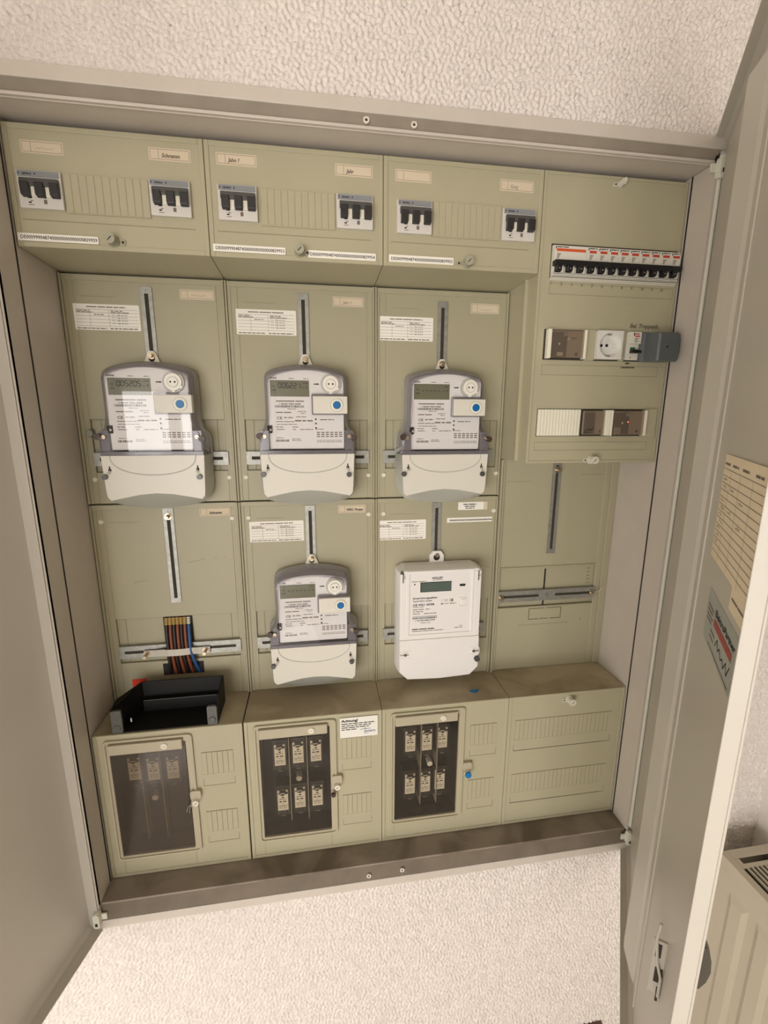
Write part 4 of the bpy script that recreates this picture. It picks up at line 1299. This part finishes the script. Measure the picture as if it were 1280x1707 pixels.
# ------------------------------------------------------------------ lower boxes
def grid_cells(t, off, x0, x1, z0, z1, n, slope=0):
    q = MB(off).mat('seam').box(x0, x1, -0.25, 0.1, z0, z1)
    g = q.obj('knockout_field', t)
    w = (x1 - x0) / n
    src = MB((0, 0, 0)).mat('cover').box(0.4, w - 0.4, -0.8, 0, 0.9, z1 - z0 - 0.9).obj('knockout', g)
    src.location = ((x0 + off[0]) * S, off[1] * S, (z0 + off[2]) * S)
    for k in range(1, n):
        inst(src, g, (x0 + off[0] + k * w, off[1], z0 + off[2]))
    return g
def pressed(q, segs):
    for a in segs: q.box(a[0], a[1], -0.35, 0.1, a[2], a[3])

fuse_seen = []
def make_fuse(lab, x, y, z, grp='fuse carriers behind the clear flaps'):
    t = thing('fuse_carrier', lab, 'fuse', (x, y, z - 34), grp)
    q = MB((0, 0, 34)).mat('fuse_body').box(-13.5, 13.5, 0, 26, -34, 30)
    q.box(-5.5, 5.5, -3, 0, -33, -22)
    q.obj('carrier_body', t, bevel=0.8)
    q = MB((0, 0, 34)).mat('fuse_plate').box(-9.8, 9.8, -2.4, 0, -21.5, 23)
    q.mat('fuse_body').prism([(-6, 23.1), (-6, 19), (-9, 17), (-4, 14.5), (0, 11.5), (4, 15), (9.5, 16), (9.5, 19.5), (6, 19.5), (6, 23.1)], -4, -2)
    q.mat('fuse_plate').box(-6, 4, -4.6, -3.8, 17, 18.2)
    q.mat('ink').quad(-2.4, 2.4, 6.2, 8.6, -2.5).smallprint(-6.5, 2.6, 12, 1.6, -2.5, 2, 4).smallprint(-6.8, -3, 13, 2.4, -2.5, 3, 5)
    q.mat('ink_soft').quad(-1.5, 1.5, -6.6, -5.6, -2.5).smallprint(-7.5, -11, 15, 1.2, -2.5, 5, 6).smallprint(-7.5, -13.6, 15, 1.2, -2.5, 7, 6).smallprint(-7.5, -17, 15, 1, -2.5, 9, 6)
    q.obj('type_plate', t)
    q = MB((0, 0, 34)).mat('zinc_dull').box(-5, 5, -2.8, -1.6, -24, -22.6).box(-4.5, 4.5, -4, -3, -33, -32)
    q.obj('contact_clip', t)
    return t
def fuse_box(i, lab, dirty, fr):
    x0, x1 = (1.5, 248) if i == 0 else (i * 250 + 0.5, i * 250 + 249.6)
    l = i * 250
    dx = (0, 244.5, 495)[i] - 0
    t = thing('fuse_box_cover', lab, 'panel', (x0, BY, 0), 'beige lower boxes with fuse windows')
    off = (-x0, -BY, 0)
    wx0, wx1, wz0, wz1 = fr
    q = MB(off).mat('cover')
    # front made of four fields round the opening, with sides and dusty top
    q.box(x0, wx0, 0, 3, 0.6, 295).box(wx1, x1, 0, 3, 0.6, 295).box(wx0, wx1, 0, 3, 0.6, wz0).box(wx0, wx1, 0, 3, wz1, 295)
    q.box(x0, x0 + 2, 3, BY, 0.6, 293).box(x1 - 2, x1, 3, BY, 0.6, 293)
    rim_plate(q, x0, x1, 0.6, 295, 0, 6, 1.3)
    q.obj('cover_body', t, bevel=0.8, segs=1)
    MB(off).mat('cover_top').box(x0, x1, 0.8, BY + 1, 292.6, 295.2).obj('cover_top', t)
    q = MB(off).mat('fuse_well')
    q.box(wx0 - 2, wx1 + 2, 44, 46, wz0 - 2, wz1 + 2)
    q.box(wx0 - 2, wx0, 3, 46, wz0, wz1).box(wx1, wx1 + 2, 3, 46, wz0, wz1).box(wx0, wx1, 3, 46, wz0 - 2, wz0).box(wx0, wx1, 3, 46, wz1, wz1 + 2)
    q.obj('fuse_well', t)
    # raised lip round the flap
    q = MB(off).mat('flap_tan' if dirty else 'cover')
    o_ = rrect(wx0 - 9, wx1 + 12, wz0 - 9, wz1 + 14, 7); ii = rrect(wx0, wx1, wz0, wz1, 2)
    frame_loft(q, o_, rrect(wx0 - 5, wx1 + 8, wz0 - 5, wz1 + 10, 5), -4, 0.1)
    q.obj('flap_lip', t, bevel=0.8)
    q = MB(off).mat('flap_tan')
    frame_loft(q, rrect(wx0 - 5, wx1 + 8, wz0 - 5, wz1 + 10, 5), ii, -1.4, 0.5)
    q.obj('flap_surround', t)
    fl = MB(off).mat('flap_dusty' if dirty else 'flap_clear')
    fl.box(wx0 + 0.5, wx1 - 0.5, -3.6, -2.4, wz0 + 1, wz1)
    fl.box(wx0 + 0.5, wx0 + 2.5, -2.4, 16, wz0 + 1, wz1).box(wx0, wx1, -2.4, 14, wz0 + 10, wz0 + 11)
    fo = fl.obj('clear_flap', t)
    fo['label'] = 'clear plastic flap over the fuses'
    q = MB(off).mat('flap_tan').box(wx0, wx1 - 4, -8, -1, wz1 - 11, wz1 + 8)
    q.mat('cap_white').cyl((wx1 - 33, -8, wz1 - 1), 6, 2, n=20, r2=5.4)
    q.mat('flap_tan').quad(wx1 - 36, wx1 - 30, wz1 - 1.6, wz1 - 0.4, -10.1)
    q.obj('hinge_bar', fo, bevel=1.5)
    # knock-out fields
    sx0, sx1 = l + (174.3 if i < 2 else 174), l + (229 if i < 2 else 228)
    grid_cells(t, off, sx0, sx1, 197.5, 243.3, 6); grid_cells(t, off, sx0, sx1, 74, 119, 6)
    q = MB(off).mat('seam')
    for zc in (173.2, 50.2):
        pressed(q, [(sx0, sx1, zc, zc + 0.8), (sx0, sx0 + 0.7, zc, zc + 14), (sx1, sx1 + 0.7, zc, zc + 14)])
    q.obj('pressed_line', t)
    return t, off
fz = [(26, 150.5, 46, 271), (275.4, 402, 46, 273), (524.6, 649.4, 47, 272)]
flabs = ['lower left box cover with a dusty window over three fuses', 'second lower box cover with the Achtung sticker and six fuses', 'third lower box cover with six fuses and a blue seal']
fb = []
for i in range(3): fb.append(fuse_box(i, flabs[i], i == 0, fz[i]))
FYD = 17.0
rowt = 'fuse carrier at the top %s behind the %s window'
rowb = 'fuse carrier at the bottom %s behind the %s window'
pos = ['left', 'middle', 'right']; wins = ['dusty left', 'second', 'third']
f0 = None
ft = {0: [(55.2, 211), (86.8, 206.5), (119.6, 205.5)], 1: [(309, 208), (342.7, 209.5), (375.7, 209.5)], 2: [(558.2, 208), (591.4, 207), (622.5, 209)]}
fbm = {1: [(310.6, 108), (343, 110), (376, 110)], 2: [(558.8, 110.5), (590, 111), (620, 113)]}
for i in range(3):
    for k, (x, z) in enumerate(ft[i]):
        lab = rowt % (pos[k], wins[i])
        if f0 is None: f0 = make_fuse(lab, x, FYD, z)
        else: dup(f0, (x, FYD, z - 34), lab)
    if i in fbm:
        for k, (x, z) in enumerate(fbm[i]): dup(f0, (x, FYD, z - 34), rowb % (pos[k], wins[i]))
# dividers and screws inside the wells
for i, xs in enumerate(((67, 100), (326, 359), (579.5, 612.3))):
    t, off = fb[i]
    for x in xs:
        MB(off).mat('fuse_divider').box(x - 0.8, x + 0.8, 12, 44, 63, 245).obj('divider', t)
    cxm = sum(xs) / 2
    q = MB(off).mat('cap_white' if i != 1 else 'flap_tan').cyl((cxm + (3 if i == 2 else 0), 30, 152 if i else 146), 5.4, 14, n=18)
    q.obj('centre_screw', t)
    if i == 0:
        q = MB(off).mat('fuse_well').box(41, 135, 30, 44, 60, 160)
        q.mat('slot_dark').box(66, 69, 28, 31, 62, 158).box(99, 102, 28, 31, 62, 158)
        q.obj('cover_sheet', t)
# locks and seals on the flaps
def flap_lock(i, x, z, m, sealm, dz):
    t, off = fb[i]
    q = MB(off).mat('flap_tan').prism(rrect(x - 9, x + 9, z + 4, z + 22, 4), -7, 0)
    q.mat(m).cyl((x, -3, z), 6.0, 9, n=18, r2=5.4)
    q.mat('slot_dark').line(x - 2.4, z - 1.4, x + 2.4, z + 1.4, 1.1, -12.1)
    q.mat('wire').tube([(x - 2, -8, z + 6), (x - 7, -10, z + 3), (x - 8, -10, z - 6), (x - 6, -9, z - 12)], 0.6, 6)
    q.obj('flap_lock', t)
    if sealm:
        s_ = MB(off).mat(sealm)
        if dz is None: s_.cyl((x, -12.2, z), 6.4, 3.5, n=20, r2=6.0)
        else: s_.cyl((x - 7.5, -8, z + dz), 4.6, 4, n=18, r2=4.2)
        so = s_.obj('seal', t); so['label'] = sealm.split('_')[1] + ' round seal'
flap_lock(0, 160.5, 149, 'cap_white', None, 0)
q = MB(fb[0][1]).mat('wire').tube([(155, -8, 147), (146, -8, 140), (143, -8, 130)], 0.6, 6).tube([(150, -8, 143), (148, -8, 128)], 0.6, 6); q.obj('seal_wire', fb[0][0])
flap_lock(1, 414, 147, 'cap_white', 'seal_brown', -16)
flap_lock(2, 669, 143, 'cap_white', 'blue_seal', None)
# Achtung sticker
t, off = fb[1]
q = MB(off).mat('sticker_white').prism(rrect(421.3, 491.6, 244.3, 286, 1.6, 3), -1.9, -1.4)
y = -2.05
q.mat('ink').text('Achtung!', 424, 277.3, 7.0, y, width=30, weight=0.05)
q.smallprint(424, 272.6, 62, 1.7, y, 12, 9).smallprint(424, 268.6, 55, 1.7, y, 13, 8).smallprint(424, 264.6, 51, 1.7, y, 14, 9).smallprint(424, 260.6, 29, 1.7, y, 15, 9)
q.mat('ink_blue').text('MITNETZ', 466, 253.2, 4.4, y, width=21).stroke([(459, 259), (466, 260.5), (478, 260)], 0.9, y).stroke([(468, 257), (468, 263)], 0.8, y).smallprint(466, 250.6, 9, 0.9, y, 3, 4)
o = q.obj('sticker', t); o['label'] = 'white Achtung! sticker with small blue logo'

# plain fourth box
t = thing('blank_box_cover', 'lower right box cover without window, two long rows of knock-outs', 'panel', (751, BY, 0))
off = (-751, -BY, 0)
q = MB(off).mat('cover').box(750.8, 998.6, 0, BY, 0.6, 292.6)
rim_plate(q, 750.8, 998.6, 0.6, 295, 0, 6, 1.3)
q.obj('cover_body', t, bevel=0.8, segs=1)
MB(off).mat('cover_top').box(750.8, 998.6, -0.2, BY + 1, 292.6, 295.2).obj('cover_top', t)
grid_cells(t, off, 766.5, 975, 198, 243.3, 23); grid_cells(t, off, 766, 974.5, 75.3, 119.8, 23)
q = MB(off).mat('seam')
for zc in (173.8, 50.5): pressed(q, [(765.5, 975, zc, zc + 0.8), (765.5, 966.2, zc, zc + 0.8), (765.2, 765.9, zc, zc + 15), (974.8, 975.5, zc, zc + 15)])
q.obj('pressed_line', t)
add_knob(t, 877 - 751, -BY, 280, 'knob_white', -12)

# ------------------------------------------------------------------ black tray lying on the left box
t = thing('black_tray', 'black plastic terminal cover lying open on the lower left box', 'cover', (120, 36, 295.3))
off = (-120, -36, -295.3)
q = MB(off).mat('black_plastic')
q.box(62, 207, 68, 70.5, 295.3, 350)                     # back wall
# left wall slants outwards and drops to the front
q.add([(36, 3, 295.3), (62, 70, 295.3), (62, 70, 350), (34, 26, 345), (33, 3, 338), (39, 3, 295.3), (65, 70, 295.3), (65, 70, 350), (37, 26, 345), (36, 3, 338)],
      [(0, 4, 3, 2, 1), (5, 6, 7, 8, 9), (0, 1, 6, 5), (1, 2, 7, 6), (2, 3, 8, 7), (3, 4, 9, 8), (4, 0, 5, 9)])
q.add([(207, 3, 295.3), (207, 70, 295.3), (207, 70, 350), (209, 12, 344), (209, 3, 330), (204.5, 3, 295.3), (204.5, 70, 295.3), (204.5, 70, 350), (206.5, 12, 344), (206.5, 3, 330)],
      [(0, 1, 2, 3, 4), (5, 9, 8, 7, 6), (0, 5, 6, 1), (1, 6, 7, 2), (2, 7, 8, 3), (3, 8, 9, 4), (4, 9, 5, 0)])
q.add([(36, 2, 295.3), (207, 2, 295.3), (207, 70, 295.3), (62, 70, 295.3), (36, 2, 297.3), (207, 2, 297.3), (207, 70, 297.3), (62, 70, 297.3)],
      [(0, 3, 2, 1), (4, 5, 6, 7), (0, 1, 5, 4), (1, 2, 6, 5), (2, 3, 7, 6), (3, 0, 4, 7)])
q.obj('tray_shell', t, bevel=0.8)
q = MB(off).mat('black_plastic').box(66, 203, 56, 68, 297.3, 320).mat('foot_grey').box(68, 196, 55.2, 56, 318.8, 320)
q.obj('inner_step', t, bevel=0.6)
for x0_, x1_, z1_ in ((34, 51, 338), (190, 206.5, 332)):
    q = MB(off).mat('foot_grey').prism(rrect(x0_, x1_, 296, z1_, 3), 1.5, 6)
    q.cyl(((x0_ + x1_) / 2, 1.5, 306), 6.5, 1.5, n=20, r2=5)
    q.obj('corner_foot', t, bevel=0.8)
q = MB(off).mat('cap_white').box(57, 59, 20, 21, 303, 310); q.obj('white_mark', t)
# red tag behind the tray
tag(MB((-46, -BY, -311)).mat('red_tag').box(35.5, 60, BY - 1.5, BY - 0.6, 311, 340).obj('red_tag', None, (46, BY, 311)), 'small bright red tag stuck behind the black tray', 'tag')
# blue snapped-off bit on the third box
tag(MB((-690, -30, -295.3)).mat('blue_seal').loft([[(680, 31, 296.6), (686, 33, 297.2), (701, 34, 296.6), (692, 24, 296.6), (687, 25, 296.6)], [(680, 31, 295.4), (686, 33, 295.4), (701, 34, 295.4), (692, 24, 295.4), (687, 25, 295.4)]]).obj('plastic_scrap', None, (690, 30, 295.3)),
    'small blue plastic scrap lying on the third box below the white meter', 'scrap')

# ------------------------------------------------------------------ radiator on the right-hand wall
t = thing('radiator', 'cream panel radiator with top grille, lower right behind the open door', 'radiator', (1240, -600, -640))
off = (-1240, 600, 640)
RX0, RX1, RY0, RY1, RZ0, RZ1 = 1178, 1290, -1100, -100, -640, -28
q = MB(off).mat('radiator').box(RX0, RX0 + 3, RY0, RY1, RZ0 + 20, RZ1 - 22)
q.obj('front_panel', t, bevel=1)
q = MB(off).mat('radiator').box(RX1 - 3, RX1, RY0, RY1, RZ0 + 20, RZ1 - 22); q.obj('rear_panel', t)
for k in range(18):
    yk = RY1 - 30 - k * 56
    q = MB(off).mat('radiator')
    q.add([(RX0, yk, RZ0 + 40), (RX0, yk - 40, RZ0 + 40), (RX0, yk - 40, RZ1 - 60), (RX0, yk, RZ1 - 60),
           (RX0 - 5, yk - 9, RZ0 + 60), (RX0 - 5, yk - 31, RZ0 + 60), (RX0 - 5, yk - 31, RZ1 - 74), (RX0 - 5, yk - 9, RZ1 - 74)],
          [(4, 7, 6, 5), (0, 4, 5, 1), (1, 5, 6, 2), (2, 6, 7, 3), (3, 7, 4, 0)])
    q.obj('convector_rib', t)
q = MB(off).mat('radiator').box(RX0 - 3, RX0 + 12, RY0, RY1 + 2, RZ1 - 20, RZ1).box(RX1 - 12, RX1 + 3, RY0, RY1 + 2, RZ1 - 20, RZ1)
q.box(RX0, RX1, RY1 - 3, RY1 + 2, RZ0 + 20, RZ1 - 2).box(RX0, RX1, RY0, RY0 + 5, RZ0 + 20, RZ1 - 2)
q.box(RX0 + 12, RX1 - 12, RY1 - 16, RY1 + 2, RZ1 - 3, RZ1).box(RX0 + 12, RX0 + 22, RY1 - 28, RY1 - 16, RZ1 - 3, RZ1).box(RX1 - 22, RX1 - 12, RY1 - 28, RY1 - 16, RZ1 - 3, RZ1)
q.obj('casing', t, bevel=1.2)
q = MB(off).mat('slot_dark').box(RX0 + 6, RX1 - 6, RY0 + 8, RY1 - 4, RZ1 - 40, RZ1 - 36); q.obj('inner_core', t)
for r_ in range(6):
    y1 = RY1 - 28 - r_ * 170
    MB(off).mat('radiator').box(RX0 + 12, RX1 - 12, y1 - 8, y1, RZ1 - 3, RZ1).obj('grille_bridge', t)
    for k in range(8):
        x = RX0 + 20 + k * 10
        if x > RX1 - 14: continue
        MB(off).mat('radiator').box(x, x + 4, max(y1 - 170, RY0 + 2), y1 - 8, RZ1 - 4, RZ1).obj('grille_bar', t)
